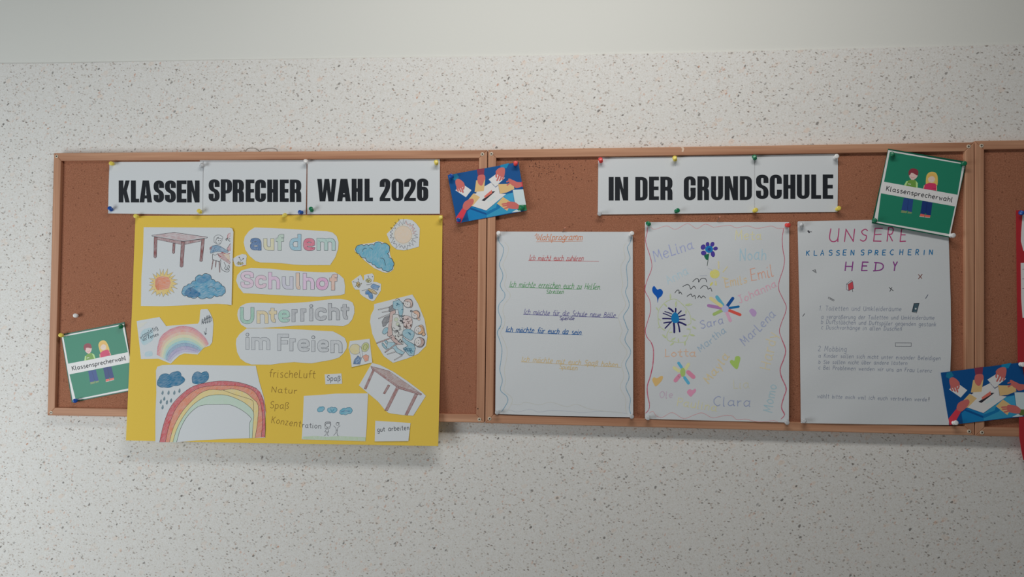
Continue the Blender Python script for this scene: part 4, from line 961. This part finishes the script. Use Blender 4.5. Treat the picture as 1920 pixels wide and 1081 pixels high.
D = Draw(d2, o2)
cx, cy = 1359.8, 578.5
for x, y, c, wd in ((1342.8, 554.5, (86, 160, 186), 6.5), (1375.2, 557.3, (16, 74, 150), 6), (1387, 574, (18, 98, 158), 4.4), (1390, 590.6, (214, 78, 66), 5.5), (1370, 602.6, (216, 152, 178), 6), (1337, 589.6, (148, 174, 98), 6), (1325.8, 572, (158, 112, 166), 6), (1330.4, 557.3, (224, 188, 134), 6.5)):
    D.stroke([(cx + (x - cx) * .25, cy + (y - cy) * .25), (cx + (x - cx) * .92, cy + (y - cy) * .92)], wd, solid(c), raw=True)
D.fill(ellipse(cx, cy, 6.6), solid((162, 166, 204)))
D.build('flower_drawing', t2, 'flower with eight petals of different colours')
D = Draw(d2, o2, C2)
for x0, y0, x1, y1, c, wd in ((400, 505, 372, 464, (78, 164, 200), 5.4), (430, 605, 468, 658, (78, 164, 200), 5.6), (440, 520, 468, 476, (224, 198, 144), 6), (375, 540, 330, 510, (224, 198, 144), 6), (465, 552, 515, 598, (212, 124, 152), 8), (382, 584, 342, 632, (212, 128, 156), 7.5)): D.stroke([(x0, y0), (x1, y1)], wd, solid(c))
D.fill(ellipse(413, 553, 25, 44), solid((152, 180, 98)))
D.build('flower_drawing', t2, 'flower with pink, blue and peach petals')
D = Draw(d2, o2); rb_ = crayon((186, 44, 84), .95, .8, .6); rp = crayon((204, 132, 136), .85, .8, .6)
Lq = [A2(*p) for p in ((75, 140), (72, 190), (57, 260), (65, 320), (95, 410), (118, 500), (115, 570), (75, 670), (52, 750), (57, 800), (95, 870), (108, 950), (100, 1020))] + [C2(*p) for p in ((65, 90), (52, 150), (65, 210), (110, 270), (130, 340), (125, 470), (100, 590), (72, 680), (72, 760), (90, 850), (85, 910), (54, 948))]
Rq = [B2(*p) for p in ((700, 150), (685, 250), (692, 370), (708, 460), (695, 560), (655, 680), (650, 770), (690, 860), (725, 940), (715, 1010))] + [D2(*p) for p in ((675, 0), (640, 90), (625, 160), (650, 240), (685, 340), (665, 430), (632, 520), (645, 600), (690, 710), (665, 800), (645, 890), (675, 960), (640, 1005))]
Tq = [A2(*p) for p in ((110, 140), (150, 160), (270, 125), (360, 160), (480, 102), (575, 152), (660, 107), (740, 138))] + [B2(*p) for p in ((0, 138), (150, 120), (220, 145), (330, 125), (430, 150), (570, 127), (630, 148), (700, 150))]
Bq = [C2(*p) for p in ((90, 945), (125, 930), (160, 975), (220, 985), (310, 942), (420, 998), (520, 965), (600, 945), (680, 985))] + [D2(*p) for p in ((0, 990), (100, 970), (170, 975), (215, 1010), (300, 1005), (400, 1028), (500, 1028), (570, 1020), (610, 1035))]
for q, mm, wd in ((Lq, rb_, 1.25), (Rq, rb_, 1.3), (Tq, rp, .9), (Bq, rp, .9)): D.stroke(q, wd, mm, True, raw=True)
D.stroke(Lq[16:23], 2.0, rb_, True, raw=True); D.stroke(Rq[13:22], 1.9, rb_, True, raw=True)
D.build('wavy_border', t2, 'red wavy crayon border')

s3 = [(1496.5, 414.6), (1634, 412), (1775, 410), (1778.8, 446), (1782.5, 560), (1783.5, 640), (1781, 720), (1779, 796.2), (1640, 795), (1501.6, 792.6), (1499.5, 600), (1495.4, 417)]
t3, d3, o3 = sheet(s3, .0176, 0.0256, 412, 796, 'white sheet headed in pink, blue and purple capitals with pencil lists below', 31)
A3 = crop(1480, 400, 4.9125); B3 = crop(1480, 600, 4.9125)
D = Draw(d3, o3, A3)
def caps(s, boxes, top, bot, c, wd, slant=.12, sl=0.0):
    for ch, (x0, x1) in zip(s, boxes): text(D, ch, x0, bot + sl * x0, x1, bot + sl * x1, bot - top, wd, mat(c, .55), slant, seed=ch + str(x0))
caps('UNSERE', [(355, 455), (500, 600), (650, 710), (768, 845), (892, 955), (1012, 1068)], 138, 255, (166, 62, 108), 2.0)
xs = [152, 222, 285, 360, 428, 490, 562, 655, 722, 785, 852, 925, 1012, 1088, 1160, 1235, 1285]
caps('KLASSENSPRECHERIN', [(x, x + (34 if ch not in 'I' else 10)) for x, ch in zip(xs, 'KLASSENSPRECHERIN')], 340, 387, (24, 104, 158), 1.6, .1, -.006)
caps('HEDY', [(505, 582), (657, 715), (775, 865), (945, 990)], 450, 526, (128, 50, 128), 2.0)
D.build('heading_lettering', t3, 'large pink, blue and purple capitals')
gp = mat((124, 132, 150), .55)
for tf, s, x0, y0, x1, y1, cap in ((A3, '1. Toiletten und Umkleideräume', 272, 893, 1030, 898, 44), (A3, 'a vergrößerung der Toiletten und Umkleideräume', 292, 968, 1335, 978, 38), (A3, 'b Duftstäbchen und Duftspüler gegenden gestank', 290, 1015, 1350, 1038, 38),
        (B3, 'c Duschvorhänge in allen Duschen', 292, 82, 1035, 96, 38), (B3, '2 Mobbing', 262, 283, 525, 290, 48), (B3, 'a Kinder sollen sich nicht unter einander Beleidigen', 267, 342, 1390, 367, 36), (B3, 'b Sie sollen nicht über andere lästern', 267, 400, 1085, 410, 36),
        (B3, 'c Bei Problemen wenden wir uns an Frau Lorenz', 267, 452, 1310, 480, 36), (B3, 'wählt bitte mich weil ich euch vertreten werde', 255, 715, 1265, 746, 36)):
    D = Draw(d3, o3, tf); text(D, s, x0, y0, x1, y1, cap, .75, gp, .12); D.build('written_line', t3)
D = Draw(d3, o3, B3); text(D, '!', 1280, 747, 1294, 747, 38, 1.2, mat((70, 74, 84), .55)); D.build('exclamation_mark', t3)
bk = mat((48, 48, 56), .55); bn = mat((120, 72, 66), .55); bb = mat((84, 90, 110), .55)
def doodle(name, tf, *ops):
    D = Draw(d3, o3, tf)
    for o_ in ops: (D.fill if o_[0] == 'f' else D.stroke)(*o_[1:-1], **o_[-1])
    D.build(name, t3)
doodle('pencil_doodle', A3, ('f', ellipse(175, 162, 9, 7), bk, {}), ('s', [(172, 165), (208, 168)], .9, bk, {}), ('f', ellipse(182, 174, 8, 6), bk, {}))
doodle('pencil_doodle', A3, ('s', [(212, 525), (240, 516), (248, 548)], .7, bk, {'closed': True}), ('s', [(222, 524), (245, 540), (236, 522)], .7, bk, {}))
doodle('cross_doodle', A3, ('s', [(1188, 560), (1222, 600)], 1.3, bn, {}), ('s', [(1225, 558), (1188, 602)], 1.5, bn, {}))
doodle('cross_doodle', A3, ('s', [(918, 680), (958, 712)], 1.1, bk, {}), ('s', [(945, 678), (925, 718)], 1.1, bk, {}))
doodle('pencil_doodle', A3, ('s', [(1278, 746), (1254, 783)], 1.3, bb, {})); doodle('pencil_doodle', A3, ('s', [(142, 920), (122, 948)], 1.0, bk, {}))
doodle('ruler_doodle', A3, ('s', [(362, 768), (414, 796), (408, 806), (358, 780)], .6, bk, {'closed': True}), ('s', [(372, 778), (402, 796)], .5, bk, {}))
doodle('box_doodle', A3, ('f', [(540, 650), (582, 628), (592, 690), (548, 708)], mat((190, 66, 76), .55), {}), ('s', [(526, 650), (570, 616), (584, 628), (592, 690), (548, 710), (526, 700)], .7, mat((80, 70, 100), .55), {'closed': True}),
       ('s', [(526, 650), (540, 652), (582, 626)], .6, bk, {}), ('s', [(540, 652), (546, 708)], .6, bk, {}), ('s', [(580, 690), (584, 722)], .8, bk, {}))
doodle('door_doodle', A3, ('f', [(1148, 828), (1196, 826), (1176, 905), (1130, 905)], mat((62, 86, 98), .55), {}), ('s', [(1148, 828), (1196, 826), (1172, 914), (1130, 905)], .8, bk, {'closed': True}), ('f', ellipse(1164, 876, 8, 8), M_paper, {}), ('s', [(1150, 835), (1138, 895)], 1.2, mat((40, 60, 74), .55), {}))
doodle('rubber_doodle', B3, ('s', [(977, 208), (1124, 209), (1121, 242), (978, 241)], .8, mat((92, 94, 104), .55), {'closed': True}))

# ------------------------------------------------------------------ printed picture cards
def cardmap(src, dst):
    """Maps points read on one card onto another card's corners (tl, tr, br, bl)."""
    tl, tr, br, bl = src
    def uv(x, y):
        u = v_ = .5
        for _ in range(12):
            fx = [(1 - u) * (1 - v_) * a + u * (1 - v_) * b + u * v_ * c + (1 - u) * v_ * d for a, b, c, d in zip(tl, tr, br, bl)]
            du = [(1 - v_) * (b - a) + v_ * (c - d) for a, b, c, d in zip(tl, tr, br, bl)]
            dv = [(1 - u) * (d - a) + u * (c - b) for a, b, c, d in zip(tl, tr, br, bl)]
            ex, ey = x - fx[0], y - fx[1]; det = du[0] * dv[1] - dv[0] * du[1]
            u += (ex * dv[1] - ey * dv[0]) / det; v_ += (du[0] * ey - du[1] * ex) / det
        return u, v_
    A, B, C_, D_ = dst
    def f(x, y):
        u, v_ = uv(x, y)
        return tuple((1 - u) * (1 - v_) * a + u * (1 - v_) * b + u * v_ * c + (1 - u) * v_ * d for a, b, c, d in zip(A, B, C_, D_))
    return f
BSRC = [(130, 325), (1025, 160), (1135, 775), (250, 935)]
def blue_card(dst, dep, label, E):
    org = base_of(dst, dep); tf = cardmap(BSRC, dst)
    t = thing('picture_card', org, label, 'picture card', 'blue ballot box cards')
    m_ = lambda c: mat(c, E, .45, .3)
    paper('card', dst, dep, org, m_((6, 74, 138)), t, thick=.0004)
    SK, OR, WH, TL_ = m_((190, 95, 90)), m_((216, 168, 110)), m_((210, 214, 218)), m_((18, 112, 150))
    D = Draw(dep, org, tf, .0001)
    D.fill([(378, 790), (440, 722), (625, 775), (627, 862), (400, 905)], m_((12, 116, 178))); D.fill([(400, 752), (435, 738), (624, 808), (624, 832)], m_((6, 78, 142)))
    D.fill([(625, 775), (870, 565), (958, 545), (980, 690), (1020, 770), (940, 800), (627, 862)], m_((40, 140, 182))); D.fill([(625, 790), (745, 735), (755, 690), (840, 672), (790, 745), (629, 832)], m_((10, 108, 166))); D.fill([(845, 592), (955, 548), (968, 662), (885, 640)], m_((52, 150, 194)))
    D.fill([(445, 718), (490, 640), (468, 560), (595, 470), (680, 420), (770, 440), (790, 560), (870, 565), (620, 772)], WH)
    D.fill([(470, 548), (505, 545), (480, 562)], m_((20, 30, 70)))
    D.fill([(560, 645), (700, 530), (735, 530), (595, 655)], m_((44, 44, 54))); D.fill([(595, 590), (690, 512), (696, 552), (600, 618)], m_((212, 104, 90))); D.fill([(625, 645), (715, 580), (742, 605), (650, 667)], m_((190, 200, 210)))
    D.build('ballot_box_drawing', t)
    def hand(paper_q, paper_c, palm, fingers, sleeve, sleeve_c, wd=3.0, back=None):
        D = Draw(dep, org, tf, .00014)
        if back: D.fill(*back)
        if sleeve: D.fill(sleeve, m_(sleeve_c))
        D.fill(paper_q, paper_c); D.fill(palm, SK, smooth=True)
        for fg in fingers: D.stroke(fg, wd, SK, True)
        D.build('hand_drawing', t)
    hand([(228, 515), (330, 445), (432, 515), (362, 605)], WH, [(230, 395), (268, 372), (325, 408), (345, 450), (315, 480), (262, 498), (236, 455)], [[(252, 480), (255, 505), (266, 525)], [(275, 480), (285, 510), (298, 532)], [(300, 475), (315, 510), (325, 540)], [(330, 445), (338, 470), (330, 500)]], [(195, 325), (245, 305), (275, 350), (235, 396), (188, 372)], (18, 112, 150))
    hand([(492, 392), (607, 372), (590, 525), (472, 540)], OR, [(515, 335), (588, 320), (608, 362), (592, 400), (572, 450), (545, 456), (512, 415)], [], [(500, 252), (597, 236), (592, 325), (514, 332)], (128, 48, 72))
    hand([(650, 380), (760, 300), (857, 360), (735, 470)], WH, [(748, 265), (792, 232), (853, 238), (850, 330), (820, 350), (745, 302)], [[(755, 300), (745, 325), (748, 348)], [(785, 320), (772, 360), (756, 392)], [(812, 330), (805, 365), (790, 392)], [(838, 330), (835, 355), (826, 378)]], [(800, 197), (910, 172), (880, 235), (850, 240), (800, 225)], (8, 124, 172), 3.0, ([(735, 470), (784, 438), (784, 450), (735, 484), (662, 398)], m_((150, 160, 185))))
    hand([(770, 440), (965, 432), (975, 500), (880, 545), (795, 562)], OR, [(905, 385), (960, 390), (1010, 412), (1062, 420), (1062, 470), (1000, 490), (970, 468), (930, 440)], [[(950, 395), (915, 378), (905, 380)], [(945, 405), (905, 400), (880, 410)], [(945, 425), (915, 430), (885, 452)]], [(1056, 414), (1076, 410), (1084, 470), (1058, 472)], (198, 48, 68), 2.6)
    hand([(755, 685), (832, 602), (940, 672), (885, 780)], OR, [(880, 672), (920, 662), (985, 670), (1035, 710), (1030, 750), (960, 756), (890, 735)], [[(900, 685), (860, 688), (822, 694)], [(900, 705), (865, 712), (832, 716)], [(905, 728), (880, 740), (852, 748)]], [(955, 512), (1088, 505), (1124, 702), (1035, 706), (980, 665)], (182, 198, 216), 2.8, ([(940, 800), (1000, 762), (1045, 772), (1060, 786)], m_((182, 198, 216))))
    D = Draw(dep, org, tf, .0002); D.fill([(1036, 706), (1122, 702), (1134, 774), (1020, 775)], m_((34, 120, 72)) if dst[0][0] < 1000 else m_((84, 104, 50))); D.build('cuff_drawing', t, 'green cuff')
    hand([(378, 655), (458, 555), (542, 605), (445, 718), (384, 722)], OR, [(322, 740), (345, 665), (435, 622), (462, 648), (450, 690), (410, 740), (370, 768)], [], [(236, 862), (318, 742), (372, 770), (302, 922), (252, 932)], (206, 52, 70))
    return t
b1 = [(839.2, 328.1), (971.7, 303.7), (988, 394.4), (857, 418.4)]
blue_card(b1, slope(310, .0252, 415, .0254), 'blue printed card of hands round a ballot box, tilted across the first two boards', .58)
b2 = [(1764, 698.2), (1916, 678.8), (1931, 779), (1780, 796.5)]
blue_card(b2, slope(680, .0262, 796, .0258), 'blue printed card of hands round a ballot box at the lower right corner', .58)
GSRC = [(245, 100), (1040, 232), (865, 1000), (78, 855)]; FM = crop(1620, 260, 5.405)
def green_card(dst, dep, label, E):
    org = base_of(dst, dep); tf = cardmap(GSRC, dst)
    t = thing('picture_card', org, label, 'picture card', 'green class election cards')
    m_ = lambda c: mat(c, E, .4, .35)
    paper('card', dst, dep, org, m_((6, 76, 56)), t, thick=.0004)
    D = Draw(dep, org, tf, .0001)
    D.fill([(246, 114), (1026, 250), (872, 990), (96, 845)], m_((205, 210, 208))); D.build('white_border', t, 'white border and name band')
    D = Draw(dep, org, tf, .00013); g = m_((22, 110, 84))
    D.fill([(262, 133), (1000, 257), (948, 567), (203, 435)], g); D.fill([(172, 552), (922, 685), (862, 965), (137, 838)], g); D.build('green_field', t)
    D = Draw(dep, org, tf, .00016)
    D.fill([(462, 345), (540, 362), (536, 388), (515, 408), (480, 410), (460, 385)], m_((216, 160, 156)), smooth=True)
    D.fill([(455, 372), (452, 335), (470, 308), (505, 300), (545, 318), (550, 350), (540, 372), (505, 352), (480, 345), (470, 360)], m_((122, 44, 56)), smooth=True)
    D.stroke([(475, 385), (492, 395), (512, 388)], .5, m_((180, 70, 80)), True); D.fill([(480, 405), (510, 408), (508, 422), (476, 420)], m_((216, 160, 156)))
    D.fill([(428, 430), (470, 415), (520, 418), (540, 442), (540, 496), (424, 476)], m_((92, 134, 52))); D.fill([(430, 428), (446, 430), (426, 476), (405, 472)], m_((150, 186, 116))); D.fill([(525, 425), (546, 450), (544, 497), (528, 494)], m_((150, 186, 116))); D.fill([(446, 452), (476, 457), (475, 464), (445, 459)], m_((190, 205, 190)))
    D.build('boy_drawing', t); D = Draw(dep, org, tf, .00016)
    D.fill([(405, 597), (500, 614), (485, 742), (450, 735), (440, 720), (420, 732), (378, 722)], m_((32, 62, 122))); D.stroke([(448, 610), (440, 725)], .6, m_((20, 40, 90)))
    D.fill([(382, 722), (440, 735), (430, 753), (374, 748)], m_((106, 126, 84))); D.fill([(446, 736), (486, 742), (482, 758), (440, 755)], m_((106, 126, 84)))
    D.build('trousers_drawing', t)
    D = Draw(dep, org, tf, .00016)
    D.fill([(628, 465), (632, 380), (655, 345), (690, 334), (728, 346), (747, 390), (742, 472), (700, 462), (660, 452)], m_((214, 158, 76)), smooth=True)
    D.fill(ellipse(684, 408, 36, 38), m_((222, 168, 152))); D.fill([(645, 400), (660, 365), (690, 352), (722, 372), (728, 405), (700, 380), (672, 382)], m_((206, 150, 70)), smooth=True)
    D.stroke([(668, 418), (685, 428), (702, 420)], .6, m_((235, 225, 220)), True)
    D.fill([(618, 462), (660, 446), (722, 452), (738, 478), (732, 526), (608, 508)], m_((184, 44, 84))); D.stroke([(612, 470), (602, 508)], 1.6, m_((214, 140, 120))); D.stroke([(735, 480), (736, 526)], 1.6, m_((214, 140, 120))); D.stroke([(690, 500), (720, 505), (735, 495)], .6, m_((140, 30, 60)), True)
    D.build('girl_drawing', t); D = Draw(dep, org, tf, .00016)
    D.fill([(592, 628), (694, 646), (677, 776), (632, 770), (626, 748), (610, 768), (570, 760)], m_((20, 46, 104))); D.stroke([(640, 640), (626, 755)], .6, m_((14, 30, 76)))
    D.fill([(575, 758), (616, 768), (612, 790), (562, 784)], m_((206, 84, 72))); D.fill([(622, 770), (674, 776), (668, 798), (616, 792)], m_((206, 84, 72)))
    D.stroke([(562, 786), (612, 792)], .7, m_((210, 205, 200))); D.stroke([(616, 794), (668, 799)], .7, m_((210, 205, 200)))
    D.build('trousers_drawing', t)
    D = Draw(dep, org, tf, .0002); D.fill([(203, 437), (948, 568), (922, 684), (172, 551)], m_((205, 210, 208))); D.build('name_band', t, 'white band across the card')
    D = Draw(dep, org, tf, .00024); text(D, 'Klassensprecherwahl', 222, 524, 896, 641, 48, 1.35, m_((34, 36, 42)), jit=0, gap=2.2); D.build('lettering', t)
    return t
green_card([(1665.3, 278.5), (1812.4, 302.9), (1780, 445), (1634.4, 418.2)], slope(280, .0258, 445, .0262), 'green printed card of a boy and girl on the middle board, tilted, at upper right', .5)
green_card([(114.4, 626.6), (233.2, 603.3), (253.2, 730.9), (134.4, 754.2)], slope(600, .0175, 754, .0178), 'green printed card of a boy and girl partly behind the yellow poster', .5)

# ------------------------------------------------------------------ red poster at the right edge
rdep = slope(394, .0180, 790, .0256)
rout = [(1905.2, 394), (2030, 391), (2180, 388), (2185, 640), (2188, 872), (2040, 868), (1919, 862), (1916.5, 850), (1911.5, 820), (1908, 640), (1906, 480)]
rorg = base_of(rout, rdep)
rt = thing('poster_board', rorg, 'red poster with white cut-outs at the right edge of the photo', 'poster')
paper('red_card', rout, rdep, rorg, M_redcard, rt, thick=.0006, step=16)
MP2 = make_paper((176, 176, 176), 'white_cutout_paper', .45)
for q in ([(1917.5, 401), (1990, 398), (2000, 470), (1940, 478), (1919, 470), (1914.5, 452), (1915, 435)], [(1914, 492.5), (2000, 490), (2000, 596), (1917.5, 595.5), (1915, 560)]):
    c_ = paper('paper_cutout', q, lambda x, y: rdep(x, y) + .0008, rorg, MP2, rt, thick=.0004)
    D = Draw(lambda x, y: rdep(x, y) + .0008, rorg)
    for k in range(3): D.stroke([(q[0][0] + 3, q[0][1] + 12 + k * 18), (q[0][0] + 60, q[0][1] + 10 + k * 18)], .6, mat((90, 90, 100), .45))
    D.build('lettering', c_)

# ------------------------------------------------------------------ pins
def pinmat(rgb, name, E=.62, trans=0.0):
    k = mat(rgb, E, .28, .5, kind=name)
    if trans:
        b = k.node_tree.nodes['Principled BSDF']; b.inputs['Transmission Weight'].default_value = trans; b.inputs['IOR'].default_value = 1.45
    return k
PC = {'yellow': pinmat((228, 180, 78), 'pin_yellow'), 'blue': pinmat((18, 66, 140), 'pin_blue'), 'green': pinmat((12, 100, 66), 'pin_green'), 'red': pinmat((208, 62, 60), 'pin_red'),
      'white': pinmat((212, 208, 204), 'pin_white'), 'clear': pinmat((186, 188, 190), 'pin_clear', .62, .35), 'darkgreen': pinmat((14, 84, 58), 'pin_dark_green', .5)}
M_needle = mat((120, 118, 116), rough=.3, kind='needle_steel'); M_needle.node_tree.nodes['Principled BSDF'].inputs['Metallic'].default_value = .8
def lathe(prof, n=20):
    V, Fc = [], []
    for r, z in prof: V += [(r * math.cos(2 * math.pi * k / n), r * math.sin(2 * math.pi * k / n), z) for k in range(n)]
    for j in range(len(prof) - 1):
        for k in range(n): Fc.append((j * n + k, j * n + (k + 1) % n, (j + 1) * n + (k + 1) % n, (j + 1) * n + k))
    Fc.append(tuple(reversed(range(n)))); Fc.append(tuple(range((len(prof) - 1) * n, len(prof) * n)))
    return V, Fc
GRIP = lathe([(.0026, .0), (.0041, .0004), (.0044, .0012), (.0040, .0019), (.0029, .0026), (.0025, .0045), (.0027, .0068), (.0040, .0080), (.0047, .0088), (.0048, .0098), (.0042, .0106), (.0022, .0109)])
NEEDLE = lathe([(.0002, -.0021), (.0005, -.0010), (.0005, .0004)], 8)
BALL = lathe([(.0019 * math.sin(a), .0019 - .0019 * math.cos(a)) for a in (math.pi * (k + .3) / 8.6 for k in range(9))], 14)
BNEED = lathe([(.0003, -.0120), (.0004, -.011), (.0004, .0003)], 8)
PIN_MESH = {}
def pin_meshes(c, ball):
    key = (c, ball)
    if key not in PIN_MESH:
        g = bpy.data.meshes.new('pin_grip'); g.from_pydata(*[(BALL if ball else GRIP)[0], [], (BALL if ball else GRIP)[1]]); g.materials.append(PC.get(c) or pinmat((176, 120, 100), 'pin_wood'))
        g.polygons.foreach_set('use_smooth', [True] * len(g.polygons)); g.update()
        n = bpy.data.meshes.new('needle'); n.from_pydata(*[(BNEED if ball else NEEDLE)[0], [], (BNEED if ball else NEEDLE)[1]]); n.materials.append(M_needle); n.update()
        PIN_MESH[key] = (g, n)
    return PIN_MESH[key]
def pin(c, base, head, d, label, ball=False, name='push_pin'):
    """base: pixel where the needle enters the sheet at distance d; head: pixel of the pin's outer end."""
    b = P(base[0], base[1], d); h = P(head[0], head[1], d + (.0135 if not ball else .010))
    ax = (h - b).normalized()
    t = thing(name, b, label, 'pin', 'push pins in the boards')
    t.rotation_euler = ax.to_track_quat('Z', 'X').to_euler()
    g, n = pin_meshes(c, ball)
    for nm_, me, z in (('pin_grip', g, .0028 if not ball else .0125), ('needle', n, .0028 if not ball else .0125)):
        o_ = bpy.data.objects.new(nm_, me); link(o_, t); o_.location = (0, 0, z)
        if nm_ == 'needle': pass
    return t
HS = .0192
pin('yellow', (212, 307.0), (207.8, 306), HS, 'yellow pin at the top left corner of the KLASSEN sheet')
pin('blue', (210, 394), (205.0, 389.4), HS, 'blue pin at the bottom left corner of the KLASSEN sheet')
pin('clear', (377, 312), (381, 307), HS, 'clear pin at the top between the KLASSEN and SPRECHER sheets')
pin('yellow', (376.5, 398), (372.6, 394.8), HS, 'yellow pin at the bottom between the KLASSEN and SPRECHER sheets')
pin('yellow', (258.5, 406.4), (253.6, 404.6), .0186, 'yellow pin at the top left corner of the yellow poster')
pin('white', (572.6, 306.5), (573.3, 300.6), HS, 'white pin at the top between the SPRECHER and WAHL sheets')
pin('yellow', (818.4, 307.5), (817.8, 302.8), HS, 'yellow pin at the top right corner of the WAHL 2026 sheet')
pin('blue', (567, 398.5), (561.8, 397.4), HS, 'blue pin at the bottom right corner of the SPRECHER sheet')
pin('green', (585.3, 395.3), (582.6, 390.3), HS, 'green pin at the bottom left corner of the WAHL 2026 sheet')
pin('yellow', (532, 405), (535.4, 402.4), .0186, 'yellow pin in the top edge of the yellow poster under SPRECHER')
pin('yellow', (826.5, 411), (826.2, 406.6), .0186, 'yellow pin at the top right corner of the yellow poster')
pin('red', (966.6, 308.4), (966.8, 304.8), .0256, 'red pin at the top right corner of the left blue card')
pin('blue', (848, 331.5), (845.4, 329.2), .0256, 'blue pin at the top left corner of the left blue card')
pin('blue', (861, 412.6), (859.6, 412), .0258, 'dark blue pin at the bottom left corner of the left blue card')
pin('green', (980, 389.6), (979.6, 387.8), .0258, 'green pin at the bottom right corner of the left blue card')
pin('red', (1127.4, 303.6), (1125.6, 297.8), HS, 'red pin at the top left corner of the IN DER sheet')
pin('clear', (1124.8, 400), (1124.2, 400.2), HS, 'clear pin at the bottom left corner of the IN DER sheet')
pin('yellow', (1266.2, 300.5), (1264.8, 294.8), HS, 'yellow pin at the top between the IN DER and GRUND sheets')
pin('green', (1416, 298), (1414, 292.8), HS, 'green pin at the top between the GRUND and SCHULE sheets')
pin('white', (1565.4, 296), (1569.2, 292.4), HS, 'white pin at the top right corner of the SCHULE sheet')
pin('green', (1266.2, 396.4), (1271.6, 393.8), HS, 'green pin at the bottom between the IN DER and GRUND sheets')
pin('yellow', (1413.8, 395.6), (1417.4, 393), HS, 'yellow pin at the bottom between the GRUND and SCHULE sheets')
pin('yellow', (1568.8, 393), (1573.4, 389.6), HS, 'yellow pin at the bottom right corner of the SCHULE sheet')
pin('white', (937, 440), (934.4, 436), .0190, 'white pin at the top left corner of the sheet with blue wavy edges')
pin('white', (1182, 441), (1185.6, 436.2), .0190, 'white pin at the top right corner of the sheet with blue wavy edges')
pin('clear', (932.8, 772), (932.2, 772.6), .0240, 'clear pin at the bottom left corner of the sheet with blue wavy edges')
pin('clear', (1184, 779), (1184.4, 780.4), .0242, 'clear pin at the bottom right corner of the sheet with blue wavy edges')
pin('green', (1217.6, 420.6), (1214.6, 418), .0190, 'green pin at the top left corner of the sheet of names')
pin('red', (1473.8, 421.6), (1478.6, 422), .0190, 'red pin at the top right corner of the sheet of names')
pin('clear', (1215.6, 782.4), (1214.8, 783), .0244, 'clear pin at the bottom left corner of the sheet of names')
pin('clear', (1474, 790), (1476, 791.6), .0246, 'clear pin at the bottom right corner of the sheet of names')
pin('clear', (1504, 424), (1500.6, 418.6), .0190, 'clear pin at the top left corner of the pencil list sheet')
pin('clear', (1508, 787.6), (1507, 788.6), .0246, 'clear pin at the bottom left corner of the pencil list sheet')
pin('darkgreen', (1675, 291), (1671.4, 287.4), .0268, 'green pin at the top left corner of the right green card')
pin('darkgreen', (1804.6, 307), (1808.8, 306.2), .0268, 'green pin at the top right corner of the right green card')
pin('darkgreen', (1641.4, 413.8), (1638.8, 412.4), .0270, 'green pin at the bottom left corner of the right green card')
pin('white', (1780.6, 441.4), (1788.6, 441), .0270, 'white pin at the bottom right corner of the right green card')
pin('blue', (1918, 399), (1912.6, 398.4), .0216, 'blue pin at the top left corner of the red poster')
pin('white', (144.4, 591.6), (140.6, 591), DC, 'lone white pin in bare cork above the left green card')
pin('yellow', (117, 629), (113.2, 627.6), .0184, 'yellow pin at the top left corner of the left green card')
pin('green', (224.4, 612.6), (229, 610.4), .0184, 'green pin at the top right corner of the left green card')
pin('blue', (143, 750.4), (140.2, 751), .0188, 'blue pin at the bottom left corner of the left green card')
pin('white', (1786.2, 792.6), (1793.4, 791.8), .0266, 'white pin at the bottom left corner of the right blue card')
pin('white', (1912, 682.4), (1919, 683), .0272, 'white pin at the top right corner of the right blue card')
pin('wood', (1053.7, 436.0), (1060.6, 425.6), .0168, 'tiny ball-headed pin leaning above the sheet with blue wavy edges', True, 'ball_pin')
pin('wood', (1343.8, 415.2), (1349.4, 407.4), .0168, 'tiny ball-headed pin leaning above the sheet of names', True, 'ball_pin')

# thin wire showing over the top edge of the left board
WO = P(485, 281, .006); wv_, wf_ = [], []
for q in ([(640, 380), (700, 300), (800, 278), (920, 280), (1000, 320), (1080, 385)], [(1080, 385), (1120, 322), (1250, 300), (1400, 280), (1500, 290), (1590, 330), (1600, 390)]):
    q = [P(*p, .0052) - WO for p in catmull([(420 + x / 16, 260 + y / 16) for x, y in q])]; i0 = len(wv_)
    for k, p in enumerate(q):
        t_ = (q[min(k + 1, len(q) - 1)] - q[max(k - 1, 0)]).normalized(); n1 = Vector((0, 1, 0)); n2 = t_.cross(n1)
        wv_ += [p + (n1 * math.cos(a) + n2 * math.sin(a)) * .0004 for a in (math.pi * h / 3 for h in range(6))]
        if k: wf_ += [(i0 + 6 * k - 6 + h, i0 + 6 * k - 6 + (h + 1) % 6, i0 + 6 * k + (h + 1) % 6, i0 + 6 * k + h) for h in range(6)]
wo = mesh_obj('hanging_wire', wv_, wf_, [mat((110, 105, 98), kind='wire_grey')]); wo.location = WO
tag(wo, 'thin grey wire looping just above the top edge of the left board', 'wire')
